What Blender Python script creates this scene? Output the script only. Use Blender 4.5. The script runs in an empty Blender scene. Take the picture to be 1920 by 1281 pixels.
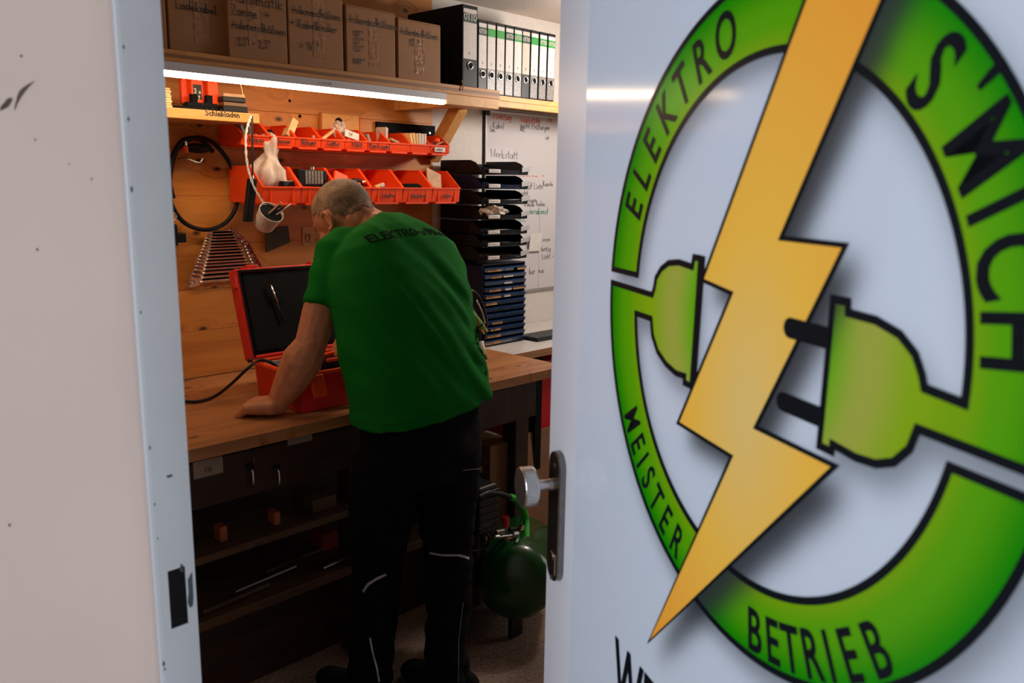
import bpy, bmesh, math, random
import numpy as np
from mathutils import Vector, Matrix, noise
from mathutils.bvhtree import BVHTree
random.seed(7)
C = bpy.context.scene.collection
S = bpy.context.scene
PI = math.pi
# ------------------------------------------------------------------ camera
H0 = 1.55                       # eye height
FPX, YAW, PITCH, ROLL = 1555.0, 0.805227, 0.189832, 0.015693
_f = Vector((math.sin(YAW)*math.cos(PITCH), math.cos(YAW)*math.cos(PITCH), -math.sin(PITCH)))
_r = Vector((math.cos(YAW), -math.sin(YAW), 0))
_u = _r.cross(_f)
CR = _r*math.cos(ROLL) + _u*math.sin(ROLL)
CU = -_r*math.sin(ROLL) + _u*math.cos(ROLL)
CAM = Vector((0, 0, H0))
cd = bpy.data.cameras.new('camera'); cam = bpy.data.objects.new('camera', cd); C.objects.link(cam)
cam.matrix_world = Matrix(((CR.x, CU.x, -_f.x, 0), (CR.y, CU.y, -_f.y, 0), (CR.z, CU.z, -_f.z, H0), (0, 0, 0, 1)))
cd.lens = FPX/1920*36; cd.sensor_width = 36; cd.clip_start = 0.02
cd.dof.use_dof = True; cd.dof.focus_distance = 2.45; cd.dof.aperture_fstop = 6.5
S.camera = cam
# ------------------------------------------------------------------ world, lights, exposure
S.view_settings.view_transform = 'Standard'; S.view_settings.look = 'None'
S.view_settings.gamma = 1; S.view_settings.use_curve_mapping = False
S.view_settings.exposure = 0.0
w = bpy.data.worlds.new('world'); S.world = w; w.use_nodes = True
bg = w.node_tree.nodes['Background']; bg.inputs[0].default_value = (0.42, 0.5, 0.62, 1); bg.inputs[1].default_value = 0.25
def area(name, loc, rot, sx, sy, power, col):
    l = bpy.data.lights.new(name, 'AREA'); l.shape = 'RECTANGLE'; l.size = sx; l.size_y = sy
    l.energy = power; l.color = col
    o = bpy.data.objects.new(name, l); C.objects.link(o); o.location = loc; o.rotation_euler = rot
    return o
TUBE = 26.0
def aim(o, tgt): o.rotation_euler = (Vector(tgt)-o.location).to_track_quat('-Z', 'Y').to_euler()
area('window_daylight', (4.33, 0.5, 1.35), (0, math.radians(90), 0), 0.9, 1.3, 5, (1.0, 0.86, 0.76))
pl_ = bpy.data.lights.new('pendant_lamp', 'POINT'); pl_.energy = 30; pl_.color = (1.0, 0.90, 0.82); pl_.shadow_soft_size = .10
po_ = bpy.data.objects.new('pendant_lamp', pl_); C.objects.link(po_); po_.location = (2.95, 1.86, 1.95)       # ceiling lamp hidden behind the open door
cw = area('door_fill_light', (-1.62, 1.0, 1.55), (0, 0, 0), 1.1, 1.3, 47, (0.82, 0.90, 1.0)); aim(cw, (.9, .4, 1.3))  # added fill from the corridor side, brightens the door leaf only
ce = area('reveal_fill_light', (-.30, -2.2, 1.7), (0, 0, 0), 0.4, 1.2, 46, (1.0, 0.93, 0.90)); aim(ce, (.3, .95, 1.3))  # added unseen fill, aimed to brighten the beige reveal

# ------------------------------------------------------------------ pixel rays onto planes of the place
def ray(x, y): return CR*((x-960)/FPX) - CU*((y-640.5)/FPX) + _f
def PY(x, y, Y): d = ray(x, y); return CAM + d*(Y/d.y)
def PX(x, y, X): d = ray(x, y); return CAM + d*(X/d.x)
def PZ(x, y, Z): d = ray(x, y); return CAM + d*((Z-H0)/d.z)
V = Vector
# ------------------------------------------------------------------ materials
MC = {}
def nodes(name):
    m = bpy.data.materials.new(name); m.use_nodes = True
    nt = m.node_tree; return m, nt, nt.nodes, nt.links, nt.nodes['Principled BSDF']
def lin(c): return tuple(((x/255)/12.92 if x/255 < .04045 else ((x/255+.055)/1.055)**2.4) for x in c) + (1,)
def plain(name, col, rough=.5, metal=0, var=.15, scale=30, bump=0.0, spec=.5, coat=0, trans=0, alpha=1, sheen=0):
    if name in MC: return MC[name]
    m, nt, N, L, b = nodes(name)
    tc = N.new('ShaderNodeTexCoord'); nz = N.new('ShaderNodeTexNoise'); nz.inputs['Scale'].default_value = scale; nz.inputs['Detail'].default_value = 5
    L.new(tc.outputs['Object'], nz.inputs['Vector'])
    rp = N.new('ShaderNodeValToRGB'); e = rp.color_ramp.elements
    c = col[:3]
    e[0].position = .3; e[0].color = tuple(x*(1-var) for x in c)+(1,)
    e[1].position = .7; e[1].color = tuple(min(1, x*(1+var)) for x in c)+(1,)
    L.new(nz.outputs['Fac'], rp.inputs['Fac']); L.new(rp.outputs['Color'], b.inputs['Base Color'])
    b.inputs['Roughness'].default_value = rough; b.inputs['Metallic'].default_value = metal
    b.inputs['Specular IOR Level'].default_value = spec; b.inputs['Coat Weight'].default_value = coat
    b.inputs['Transmission Weight'].default_value = trans; b.inputs['Alpha'].default_value = alpha
    b.inputs['Sheen Weight'].default_value = sheen
    if bump:
        bp = N.new('ShaderNodeBump'); bp.inputs['Strength'].default_value = bump; bp.inputs['Distance'].default_value = .004
        L.new(nz.outputs['Fac'], bp.inputs['Height']); L.new(bp.outputs['Normal'], b.inputs['Normal'])
    MC[name] = m; return m
def wood(name, c1, c2, knot=(.06, .02, .008), rough=.5, grain=9.0, knots=True, axis='x', flat=False):
    if name in MC: return MC[name]
    m, nt, N, L, b = nodes(name)
    tc = N.new('ShaderNodeTexCoord'); oi = N.new('ShaderNodeObjectInfo')
    geo = N.new('ShaderNodeNewGeometry')
    off = N.new('ShaderNodeVectorMath'); off.operation = 'MULTIPLY_ADD'
    off.inputs[1].default_value = (7.3, 3.1, 5.7)
    comb = N.new('ShaderNodeCombineXYZ')
    for i in range(3): L.new(oi.outputs['Random'], comb.inputs[i])
    L.new(comb.outputs[0], off.inputs[0]); L.new(geo.outputs['Position'], off.inputs[2])
    mp = N.new('ShaderNodeMapping')
    mp.inputs['Scale'].default_value = (1.1, grain, grain) if axis == 'x' else ((grain, 1.1, grain) if axis == 'y' else (grain, grain, 1.1))
    L.new(off.outputs[0], mp.inputs['Vector'])
    # knots bend the grain
    sx_ = N.new('ShaderNodeSeparateXYZ'); cx_ = N.new('ShaderNodeCombineXYZ'); L.new(off.outputs[0], sx_.inputs[0])
    L.new(sx_.outputs[0], cx_.inputs[0]); L.new(sx_.outputs[1 if flat else 2], cx_.inputs[1])
    vmap = N.new('ShaderNodeMapping'); vmap.inputs['Scale'].default_value = (4.2, 7.5, 1)
    L.new(cx_.outputs[0], vmap.inputs['Vector'])
    vo = N.new('ShaderNodeTexVoronoi'); vo.voronoi_dimensions = '2D'; vo.inputs['Scale'].default_value = 1.0; L.new(vmap.outputs[0], vo.inputs['Vector'])
    kr = N.new('ShaderNodeMapRange'); kr.inputs['From Min'].default_value = .025; kr.inputs['From Max'].default_value = .085
    kr.inputs['To Min'].default_value = 1; kr.inputs['To Max'].default_value = 0; L.new(vo.outputs['Distance'], kr.inputs['Value'])
    halo = N.new('ShaderNodeMapRange'); halo.inputs['From Min'].default_value = .05; halo.inputs['From Max'].default_value = .30
    halo.inputs['To Min'].default_value = 1; halo.inputs['To Max'].default_value = 0; L.new(vo.outputs['Distance'], halo.inputs['Value'])
    nz = N.new('ShaderNodeTexNoise'); nz.inputs['Scale'].default_value = 2.2; nz.inputs['Detail'].default_value = 7; nz.inputs['Distortion'].default_value = .5
    addv = N.new('ShaderNodeVectorMath'); addv.operation = 'MULTIPLY_ADD'; addv.inputs[1].default_value = (.0, .9, .9)
    hc = N.new('ShaderNodeCombineXYZ')
    for i in range(3): L.new(halo.outputs[0], hc.inputs[i])
    L.new(hc.outputs[0], addv.inputs[0]); L.new(mp.outputs[0], addv.inputs[2])
    L.new(addv.outputs[0], nz.inputs['Vector'])
    rp = N.new('ShaderNodeValToRGB'); e = rp.color_ramp.elements
    e[0].position = .32; e[0].color = c2[:3]+(1,); e[1].position = .62; e[1].color = c1[:3]+(1,)
    e2 = rp.color_ramp.elements.new(.47); e2.color = tuple((a*.6+d*.4) for a, d in zip(c1[:3], c2[:3]))+(1,)
    L.new(nz.outputs['Fac'], rp.inputs['Fac'])
    last = rp.outputs['Color']
    if knots:
        sp = N.new('ShaderNodeSeparateColor'); L.new(vo.outputs['Color'], sp.inputs[0])
        th = N.new('ShaderNodeMath'); th.operation = 'GREATER_THAN'; th.inputs[1].default_value = .30; L.new(sp.outputs[0], th.inputs[0])
        mu = N.new('ShaderNodeMath'); mu.operation = 'MULTIPLY'; L.new(th.outputs[0], mu.inputs[0]); L.new(kr.outputs[0], mu.inputs[1])
        mx = N.new('ShaderNodeMix'); mx.data_type = 'RGBA'; mx.inputs[7].default_value = knot+(1,)
        L.new(mu.outputs[0], mx.inputs[0]); L.new(last, mx.inputs[6]); last = mx.outputs[2]
    L.new(last, b.inputs['Base Color'])
    b.inputs['Roughness'].default_value = rough
    bp = N.new('ShaderNodeBump'); bp.inputs['Strength'].default_value = .15; bp.inputs['Distance'].default_value = .002
    L.new(nz.outputs['Fac'], bp.inputs['Height']); L.new(bp.outputs['Normal'], b.inputs['Normal'])
    MC[name] = m; return m
def glow(name, col, st):
    m, nt, N, L, b = nodes(name); b.inputs['Emission Color'].default_value = col+(1,); b.inputs['Emission Strength'].default_value = st
    b.inputs['Base Color'].default_value = (.8, .8, .8, 1); return m

M_pine = wood('pine_boards', (.66, .265, .045), (.44, .145, .018))
M_bench = wood('bench_top_wood', (.44, .195, .072), (.26, .10, .035), rough=.42, grain=7, flat=True)
M_edge = wood('plywood_edge', (.55, .30, .12), (.22, .09, .03), knots=False, grain=40)
M_lightwood = wood('light_wood', (.72, .38, .11), (.58, .28, .07), knots=True)
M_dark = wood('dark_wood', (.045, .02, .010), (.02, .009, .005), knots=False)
M_plaster = plain('white_plaster', (.66, .61, .56), .8, var=.04, scale=60, bump=.15)
M_beige = plain('beige_plaster', (.60, .515, .485), .75, var=.05, scale=3, bump=.05)
M_ceil = plain('ceiling_paint', (.55, .48, .42), .9, var=.05, scale=90, bump=.3)
M_steelframe = plain('painted_steel', (.47, .52, .575), .38, var=.05, scale=6, bump=.04)
M_door = plain('door_paint', (.62, .63, .68), .35, var=.02, scale=4)
M_steel = plain('brushed_steel', (.55, .53, .51), .32, metal=1, var=.1, scale=90)
M_chrome = plain('chrome', (.72, .68, .63), .18, metal=1, var=.1, scale=60)
M_black = plain('black_plastic', (.006, .007, .009), .42, var=.2, spec=.28)
M_blackm = plain('black_matt', (.005, .006, .007), .8, var=.2, spec=.12)
M_navy = plain('navy_plastic', (.005, .011, .036), .38, var=.2, spec=.3)
M_bluegloss = plain('blue_drawer', (.012, .035, .10), .22, var=.2)
M_orange = plain('red_orange_plastic', (.85, .068, .009), .45, spec=.3, var=.06, scale=14)
M_case = plain('red_case_plastic', (.62, .018, .010), .35, var=.08)
M_caseor = plain('orange_latch_plastic', (.95, .085, .012), .4, spec=.3, var=.08)
M_card = plain('cardboard', (.32, .15, .055), .7, var=.08, scale=12, bump=.1)
M_cardd = plain('brown_cardboard', (.24, .12, .06), .75, var=.1, scale=12, bump=.1)
M_tape = plain('clear_tape', (.36, .19, .10), .10, var=.15, scale=55, bump=.9, coat=1)
M_ink = plain('marker_ink', (.012, .012, .016), .6, var=.1)
M_inkred = plain('red_marker', (.75, .10, .03), .6, var=.1)
M_inkgreen = plain('green_marker', (.02, .30, .16), .6, var=.1)
M_white = plain('white_paper', (.68, .64, .60), .7, var=.05)
M_label = plain('brown_label', (.60, .33, .14), .7, var=.08)
M_green = plain('green_plastic', (.01, .42, .02), .35, var=.08)
M_grnband = plain('green_band', (.01, .30, .03), .5, var=.08)
M_dkband = plain('dark_green_band', (.006, .06, .03), .5, var=.08)
M_skin = plain('skin', (.50, .205, .10), .5, var=.16, scale=40, bump=.25)
M_yellow = plain('pale_wood_block', (.80, .55, .25), .6, var=.1)
M_bag = plain('frosted_bag', (.70, .60, .52), .25, var=.15, scale=40, bump=.6, alpha=.72)
M_tan = plain('tan_paper', (.48, .30, .17), .7, var=.2, scale=40)
# ------------------------------------------------------------------ mesh builder
class MB:
    def __init__(s): s.bm = bmesh.new(); s.last = []
    def box(s, a, b, rot=None, piv=None):
        a = V(a); b = V(b); c = (a+b)/2; d = b-a
        r = bmesh.ops.create_cube(s.bm, size=1)
        for v in r['verts']: v.co = V((v.co.x*d.x, v.co.y*d.y, v.co.z*d.z))+c
        if rot is not None: s.turn(r['verts'], rot, piv if piv is not None else c)
        s.last = r['verts']; return s
    def turn(s, vs, rot, piv):
        for v in vs: v.co = rot @ (v.co-V(piv)) + V(piv)
    def obox(s, o, ux, uy, uz):         # oriented box from corner o with edge vectors
        o, ux, uy, uz = V(o), V(ux), V(uy), V(uz)
        vs = [s.bm.verts.new(o+ux*i+uy*j+uz*k) for i in (0, 1) for j in (0, 1) for k in (0, 1)]
        for f in ((0, 1, 3, 2), (4, 6, 7, 5), (0, 4, 5, 1), (2, 3, 7, 6), (0, 2, 6, 4), (1, 5, 7, 3)): s.bm.faces.new([vs[i] for i in f])
        s.last = vs; return s
    def tube(s, pts, r, n=10, caps=True):
        pts = [V(p) for p in pts]; rs = r if isinstance(r, (list, tuple)) else [r]*len(pts)
        rings = []; up = V((0, 0, 1)); t0 = (pts[1]-pts[0]).normalized()
        if abs(t0.dot(up)) > .95: up = V((1, 0, 0))
        for i, p in enumerate(pts):
            t = (pts[min(i+1, len(pts)-1)]-pts[max(i-1, 0)]).normalized()
            a = t.cross(up).normalized(); b = a.cross(t).normalized(); up = b
            rings.append([s.bm.verts.new(p+(a*math.cos(2*PI*k/n)+b*math.sin(2*PI*k/n))*rs[i]) for k in range(n)])
        for i in range(len(rings)-1):
            for k in range(n): s.bm.faces.new((rings[i][k], rings[i][(k+1) % n], rings[i+1][(k+1) % n], rings[i+1][k]))
        if caps: s.bm.faces.new(rings[0][::-1]); s.bm.faces.new(rings[-1])
        return s
    def cyl(s, a, b, r, n=20, r2=None): return s.tube([a, b], [r, r if r2 is None else r2], n)
    def lathe(s, o, ax, prof, n=24):    # prof: (radius, height along ax)
        o = V(o); ax = V(ax).normalized(); t = V((1, 0, 0)) if abs(ax.x) < .9 else V((0, 1, 0))
        a = ax.cross(t).normalized(); b = ax.cross(a)
        rings = [[s.bm.verts.new(o+ax*h+(a*math.cos(2*PI*k/n)+b*math.sin(2*PI*k/n))*max(r, .0002)) for k in range(n)] for r, h in prof]
        for i in range(len(rings)-1):
            for k in range(n): s.bm.faces.new((rings[i][k], rings[i][(k+1) % n], rings[i+1][(k+1) % n], rings[i+1][k]))
        s.bm.faces.new(rings[0][::-1]); s.bm.faces.new(rings[-1]); return s
    def prism(s, poly, o, ux, uy, un):  # poly 2-D extruded along un
        o, ux, uy, un = V(o), V(ux), V(uy), V(un)
        A = [s.bm.verts.new(o+ux*x+uy*y) for x, y in poly]; B = [s.bm.verts.new(o+ux*x+uy*y+un) for x, y in poly]
        n = len(poly)
        s.bm.faces.new(A[::-1]); s.bm.faces.new(B)
        for i in range(n): s.bm.faces.new((A[i], A[(i+1) % n], B[(i+1) % n], B[i]))
        s.last = A+B; return s
    def sph(s, c, r, sc=(1, 1, 1), sub=2, rot=None):
        q = bmesh.ops.create_icosphere(s.bm, subdivisions=sub, radius=r)
        for v in q['verts']:
            p = V((v.co.x*sc[0], v.co.y*sc[1], v.co.z*sc[2]))
            if rot is not None: p = rot @ p
            v.co = p+V(c)
        s.last = q['verts']; return s
    def build(s, name, mat, parent=None, bevel=0, smooth=False, seg=2):
        bmesh.ops.recalc_face_normals(s.bm, faces=s.bm.faces[:])
        me = bpy.data.meshes.new(name); 
        if parent is not None and parent.type == 'EMPTY' or parent is not None:
            off = wloc(parent)
            for v in s.bm.verts: v.co -= off
        s.bm.to_mesh(me); s.bm.free()
        o = bpy.data.objects.new(name, me); C.objects.link(o)
        if mat: me.materials.append(mat)
        if parent is not None: o.parent = parent
        if smooth:
            for p in me.polygons: p.use_smooth = True
        if bevel:
            b = o.modifiers.new('bevel', 'BEVEL'); b.width = bevel; b.segments = seg; b.limit_method = 'ANGLE'; b.angle_limit = .6
        return o
def wloc(o):
    v = V((0, 0, 0))
    while o is not None: v += o.location; o = o.parent
    return v
def tag(o, label=None, cat=None, group=None, kind=None):
    if label: o['label'] = label
    if cat: o['category'] = cat
    if group: o['group'] = group
    if kind: o['kind'] = kind
    return o
def thing(name, label, cat, loc=(0, 0, 0), group=None, kind=None):
    o = bpy.data.objects.new(name, None); C.objects.link(o); o.location = loc; o.empty_display_size = .05
    return tag(o, label, cat, group, kind)
def one(mb, name, mat, label, cat, group=None, bevel=0, smooth=False, kind=None):
    return tag(mb.build(name, mat, None, bevel, smooth), label, cat, group, kind)
def smooth_curve(pts, n=8):
    pts = [V(p) for p in pts]; out = []
    P = [pts[0]*2-pts[1]]+pts+[pts[-1]*2-pts[-2]]
    for i in range(1, len(P)-2):
        for k in range(n):
            t = k/n; a, b, c, d = P[i-1], P[i], P[i+1], P[i+2]
            out.append(.5*((2*b)+(c-a)*t+(2*a-5*b+4*c-d)*t*t+(3*b-a-3*c+d)*t**3))
    out.append(pts[-1]); return out
# ------------------------------------------------------------------ hand-written strokes
GL = {
'a': (.55, [[(.45, .42), (.25, .5), (.05, .3), (.1, .05), (.3, .02), (.45, .2), (.46, .45), (.47, .1), (.55, .02)]]),
'b': (.5, [[(.08, 1), (.08, .02)], [(.08, .3), (.25, .48), (.43, .3), (.35, .05), (.08, .05)]]),
'c': (.45, [[(.42, .42), (.25, .5), (.06, .28), (.15, .03), (.42, .08)]]),
'd': (.55, [[(.45, .4), (.22, .48), (.05, .25), (.18, .02), (.45, .15)], [(.47, 1), (.46, .02)]]),
'e': (.48, [[(.06, .25), (.42, .3), (.3, .5), (.1, .4), (.06, .18), (.2, .01), (.44, .08)]]),
'f': (.35, [[(.38, .95), (.2, .95), (.15, .0)], [(.02, .5), (.35, .5)]]),
'g': (.5, [[(.42, .42), (.2, .5), (.05, .25), (.2, .05), (.42, .2), (.43, .5), (.4, -.25), (.1, -.3)]]),
'h': (.52, [[(.07, 1), (.07, 0)], [(.07, .3), (.28, .5), (.42, .35), (.43, 0)]]),
'i': (.22, [[(.1, .48), (.12, .02)], [(.12, .68), (.13, .74)]]),
'k': (.48, [[(.07, 1), (.07, 0)], [(.4, .5), (.09, .22), (.42, 0)]]),
'l': (.22, [[(.1, 1), (.1, .05), (.18, 0)]]),
'm': (.75, [[(.06, .5), (.06, 0)], [(.06, .35), (.22, .5), (.34, .35), (.35, 0)], [(.35, .35), (.5, .5), (.64, .35), (.66, 0)]]),
'n': (.5, [[(.06, .5), (.06, 0)], [(.06, .33), (.25, .5), (.4, .33), (.42, 0)]]),
'o': (.5, [[(.25, .5), (.05, .25), (.22, .0), (.44, .22), (.25, .5)]]),
'p': (.5, [[(.07, .5), (.05, -.35)], [(.07, .4), (.28, .5), (.43, .27), (.28, .04), (.07, .08)]]),
'r': (.4, [[(.07, .5), (.08, 0)], [(.08, .3), (.22, .48), (.38, .45)]]),
's': (.42, [[(.37, .44), (.15, .48), (.1, .32), (.34, .2), (.28, .02), (.04, .05)]]),
't': (.35, [[(.16, .85), (.15, .05), (.3, .0)], [(.02, .55), (.33, .55)]]),
'u': (.52, [[(.06, .5), (.08, .08), (.28, .0), (.42, .15)], [(.44, .5), (.45, 0)]]),
'v': (.45, [[(.04, .5), (.2, 0), (.42, .5)]]),
'z': (.45, [[(.05, .48), (.4, .48), (.06, .02), (.42, .02)]]),
'w': (.65, [[(.04, .5), (.17, 0), (.32, .4), (.46, 0), (.6, .5)]]),
'A': (.7, [[(.03, 0), (.34, 1), (.62, 0)], [(.12, .35), (.55, .38)]]),
'B': (.6, [[(.08, 0), (.08, 1), (.4, .92), (.42, .65), (.1, .52), (.48, .42), (.5, .1), (.08, 0)]]),
'C': (.62, [[(.55, .85), (.35, 1), (.12, .8), (.07, .4), (.2, .05), (.42, 0), (.56, .15)]]),
'E': (.55, [[(.5, 1), (.08, 1), (.08, 0), (.5, 0)], [(.08, .52), (.42, .52)]]),
'H': (.6, [[(.08, 0), (.08, 1)], [(.52, 0), (.52, 1)], [(.08, .5), (.52, .5)]]),
'K': (.6, [[(.08, 0), (.08, 1)], [(.5, 1), (.1, .45), (.54, 0)]]),
'L': (.5, [[(.08, 1), (.08, 0), (.46, 0)]]),
'M': (.75, [[(.06, 0), (.09, 1), (.36, .3), (.63, 1), (.66, 0)]]),
'O': (.7, [[(.35, 1), (.12, .8), (.06, .5), (.12, .18), (.35, 0), (.58, .18), (.64, .5), (.58, .8), (.35, 1)]]),
'P': (.55, [[(.08, 0), (.08, 1), (.42, .95), (.46, .6), (.1, .48)]]),
'R': (.6, [[(.08, 0), (.08, 1), (.42, .96), (.48, .68), (.4, .52), (.08, .48)], [(.3, .5), (.52, 0)]]),
'S': (.55, [[(.48, .85), (.3, 1), (.1, .85), (.12, .62), (.42, .42), (.48, .2), (.3, 0), (.06, .14)]]),
'T': (.6, [[(.02, 1), (.58, 1)], [(.3, 1), (.3, 0)]]),
'W': (.8, [[(.03, 1), (.2, 0), (.4, .8), (.58, 0), (.77, 1)]]),
'Z': (.6, [[(.06, 1), (.52, 1), (.06, 0), (.55, 0)]]),
'1': (.35, [[(.05, .75), (.22, 1), (.2, 0)]]), '0': (.5, [[(.25, 1), (.06, .6), (.12, .05), (.38, .1), (.43, .7), (.25, 1)]]),
'2': (.5, [[(.06, .8), (.25, 1), (.42, .78), (.06, 0), (.45, .02)]]), '5': (.5, [[(.42, 1), (.12, 1), (.1, .58), (.36, .6), (.42, .25), (.25, 0), (.05, .08)]]),
'6': (.5, [[(.38, 1), (.1, .5), (.12, .05), (.38, .05), (.4, .38), (.12, .42)]]), '4': (.5, [[(.3, 1), (.05, .35), (.45, .35)], [(.32, .6), (.32, 0)]]),
'3': (.5, [[(.06, .9), (.35, .95), (.38, .65), (.18, .52), (.42, .4), (.35, .05), (.05, .05)]]),
',': (.2, [[(.1, .08), (.05, -.12)]]), '.': (.2, [[(.08, .02), (.1, .05)]]), '-': (.4, [[(.05, .42), (.33, .42)]]), '+': (.5, [[(.05, .45), (.42, .45)], [(.23, .25), (.23, .65)]]),
'>': (.5, [[(.05, .7), (.4, .45), (.05, .2)]]), "'": (.2, [[(.12, 1), (.08, .75)]]), ' ': (.35, []), '!': (.25, [[(.1, 1), (.1, .3)], [(.1, .08), (.11, .02)]]),
'²': (.3, [[(.03, 1.0), (.14, 1.08), (.22, .98), (.03, .75), (.26, .75)]]), '?': (.4, [[(.05, .9), (.3, .95), (.3, .7), (.15, .5), (.15, .3)]]),
}
for k, b_ in (('ü', 'u'), ('ä', 'a'), ('ö', 'o')): GL[k] = (GL[b_][0], GL[b_][1]+[[(.12, .66), (.13, .73)], [(.34, .66), (.35, .73)]])
def text_width(t, sz): return sum(GL.get(c, GL['o'])[0]+.08 for c in t)*sz
def strokes(t, sz, jit=.02, step=None):
    out = []; x = 0
    for ch in t:
        w_, g = GL.get(ch, GL['o'])
        jy = random.uniform(-jit, jit)
        for pl in g:
            q = [((x+a+random.uniform(-jit, jit)*.5)*sz, (b+jy)*sz) for a, b in pl]
            if step:
                r = [q[0]]
                for i in range(1, len(q)):
                    d = math.dist(q[i-1], q[i]); n = max(1, int(d/step))
                    r += [(q[i-1][0]+(q[i][0]-q[i-1][0])*k/n, q[i-1][1]+(q[i][1]-q[i-1][1])*k/n) for k in range(1, n+1)]
                q = r
            out.append(q)
        x += w_+.08
    return out
def ribbon(bm, pts, wd, f):
    """a flat pen stroke; f maps (x, y) to space"""
    n = len(pts); L = []; R_ = []
    for i in range(n):
        a = pts[max(i-1, 0)]; b = pts[min(i+1, n-1)]
        tx, ty = b[0]-a[0], b[1]-a[1]; l = math.hypot(tx, ty) or 1; nx, ny = -ty/l*wd/2, tx/l*wd/2
        ex = (-tx/l*wd/2, -ty/l*wd/2) if i == 0 else ((tx/l*wd/2, ty/l*wd/2) if i == n-1 else (0, 0))
        x, y = pts[i][0]+ex[0], pts[i][1]+ex[1]
        L.append(bm.verts.new(f(x+nx, y+ny))); R_.append(bm.verts.new(f(x-nx, y-ny)))
    for i in range(n-1):
        try: bm.faces.new((L[i], R_[i], R_[i+1], L[i+1]))
        except ValueError: pass
def write(items, o, ux, uy, mat, parent, pen=.0022, name='lettering', jit=.03, eps=.0008):
    """items: (text, x, y, size); o plane origin, ux/uy unit axes"""
    o, ux, uy = V(o), V(ux).normalized(), V(uy).normalized(); nn = ux.cross(uy)
    mb = MB()
    for t, x, y, sz in items:
        for pl in strokes(t, sz, jit): ribbon(mb.bm, pl, pen, lambda a, b: o+ux*(x+a)+uy*(y+b)+nn*eps)
    return mb.build(name, mat, parent)
def sheet_text(t, sz, xs=1.0, bold=0.0):
    cu = bpy.data.curves.new('t', 'FONT'); cu.body = t; cu.size = sz; cu.align_x = 'CENTER'; cu.align_y = 'CENTER'; cu.offset = bold; cu.resolution_u = 4
    ob = bpy.data.objects.new('t', cu); me = bpy.data.meshes.new_from_object(ob)
    vs = [(v.co.x*xs, v.co.y) for v in me.vertices]; fs = [tuple(p.vertices) for p in me.polygons]
    bpy.data.objects.remove(ob); bpy.data.curves.remove(cu); bpy.data.meshes.remove(me)
    return vs, fs
X_, Y_, Z_ = V((1, 0, 0)), V((0, 1, 0)), V((0, 0, 1))
# ================================================================== SETTING
XW, YW, ZC = .426, 2.69, 2.28            # room face of doorway wall, back wall, ceiling
XR, YF = 4.4, -1.6
M_floor = None
m, nt, N, L, b = nodes('concrete_floor')
tc = N.new('ShaderNodeTexCoord'); n1 = N.new('ShaderNodeTexNoise'); n1.inputs['Scale'].default_value = 3.5; n1.inputs['Detail'].default_value = 8
n2 = N.new('ShaderNodeTexNoise'); n2.inputs['Scale'].default_value = 90; n2.inputs['Detail'].default_value = 4
for q in (n1, n2): L.new(tc.outputs['Object'], q.inputs['Vector'])
rp = N.new('ShaderNodeValToRGB'); rp.color_ramp.elements[0].position = .35; rp.color_ramp.elements[0].color = (.17, .11, .08, 1); rp.color_ramp.elements[1].position = .65; rp.color_ramp.elements[1].color = (.42, .29, .21, 1)
mx = N.new('ShaderNodeMix'); mx.data_type = 'RGBA'; mx.blend_type = 'MULTIPLY'; mx.inputs[0].default_value = .7
r2 = N.new('ShaderNodeValToRGB'); r2.color_ramp.elements[0].position = .35; r2.color_ramp.elements[0].color = (.35, .35, .35, 1); r2.color_ramp.elements[1].position = .6; r2.color_ramp.elements[1].color = (1, 1, 1, 1)
L.new(n1.outputs['Fac'], rp.inputs['Fac']); L.new(n2.outputs['Fac'], r2.inputs['Fac']); L.new(rp.outputs[0], mx.inputs[6]); L.new(r2.outputs[0], mx.inputs[7]); L.new(mx.outputs[2], b.inputs['Base Color'])
b.inputs['Roughness'].default_value = .7
bp = N.new('ShaderNodeBump'); bp.inputs['Strength'].default_value = .4; bp.inputs['Distance'].default_value = .003; L.new(n2.outputs['Fac'], bp.inputs['Height']); L.new(bp.outputs['Normal'], b.inputs['Normal'])
M_floor = m
M_roomwall = plain('brown_room_wall', (.22, .16, .12), .85, var=.05)  # unseen walls kept dark to cut bounced light in the room
one(MB().box((-2.5, -2.6, -.1), (XR+.2, YW+.2, 0)), 'floor', M_floor, 'rough brown concrete floor of the workshop', 'floor', kind='structure')
one(MB().box((.186, YF-.2, ZC), (XR+.2, YW+.2, ZC+.12)), 'ceiling', M_ceil, 'pale plaster ceiling above the ring binders', 'ceiling', kind='structure')
one(MB().box((.186, YW, 0), (XR+.2, YW+.2, ZC)), 'wall_back', M_plaster, 'white plaster back wall with whiteboard and pine panel', 'wall', kind='structure')
one(MB().box((.186, YF-.2, 0), (XR+.2, YF, ZC)), 'wall_front', M_roomwall, 'dark brown unseen front wall of the room', 'wall', kind='structure')
wr = MB(); wr.box((XR, YF, 0), (XR+.2, -.2, ZC)); wr.box((XR, 1.2, 0), (XR+.2, YW, ZC)); wr.box((XR, -.2, 0), (XR+.2, 1.2, .88)); wr.box((XR, -.2, 1.82), (XR+.2, 1.2, ZC))
one(wr, 'wall_right', M_roomwall, 'dark brown unseen wall with the window', 'wall', kind='structure')
M_corr = plain('corridor_paint', (.22, .22, .23), .8, var=.03)  # unseen corridor surfaces kept dark to limit light spilling into the room
wc = MB(); wc.box((-1.9, -2.6, 0), (-1.7, .3, 2.6)); wc.box((-1.9, 1.7, 0), (-1.7, 3.4, 2.6)); wc.box((-1.9, .3, 0), (-1.7, 1.7, .9)); wc.box((-1.9, .3, 2.2), (-1.7, 1.7, 2.6))
one(wc, 'wall_corridor', M_corr, 'corridor wall opposite the doorway, with the added window opening', 'wall', kind='structure')
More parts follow.
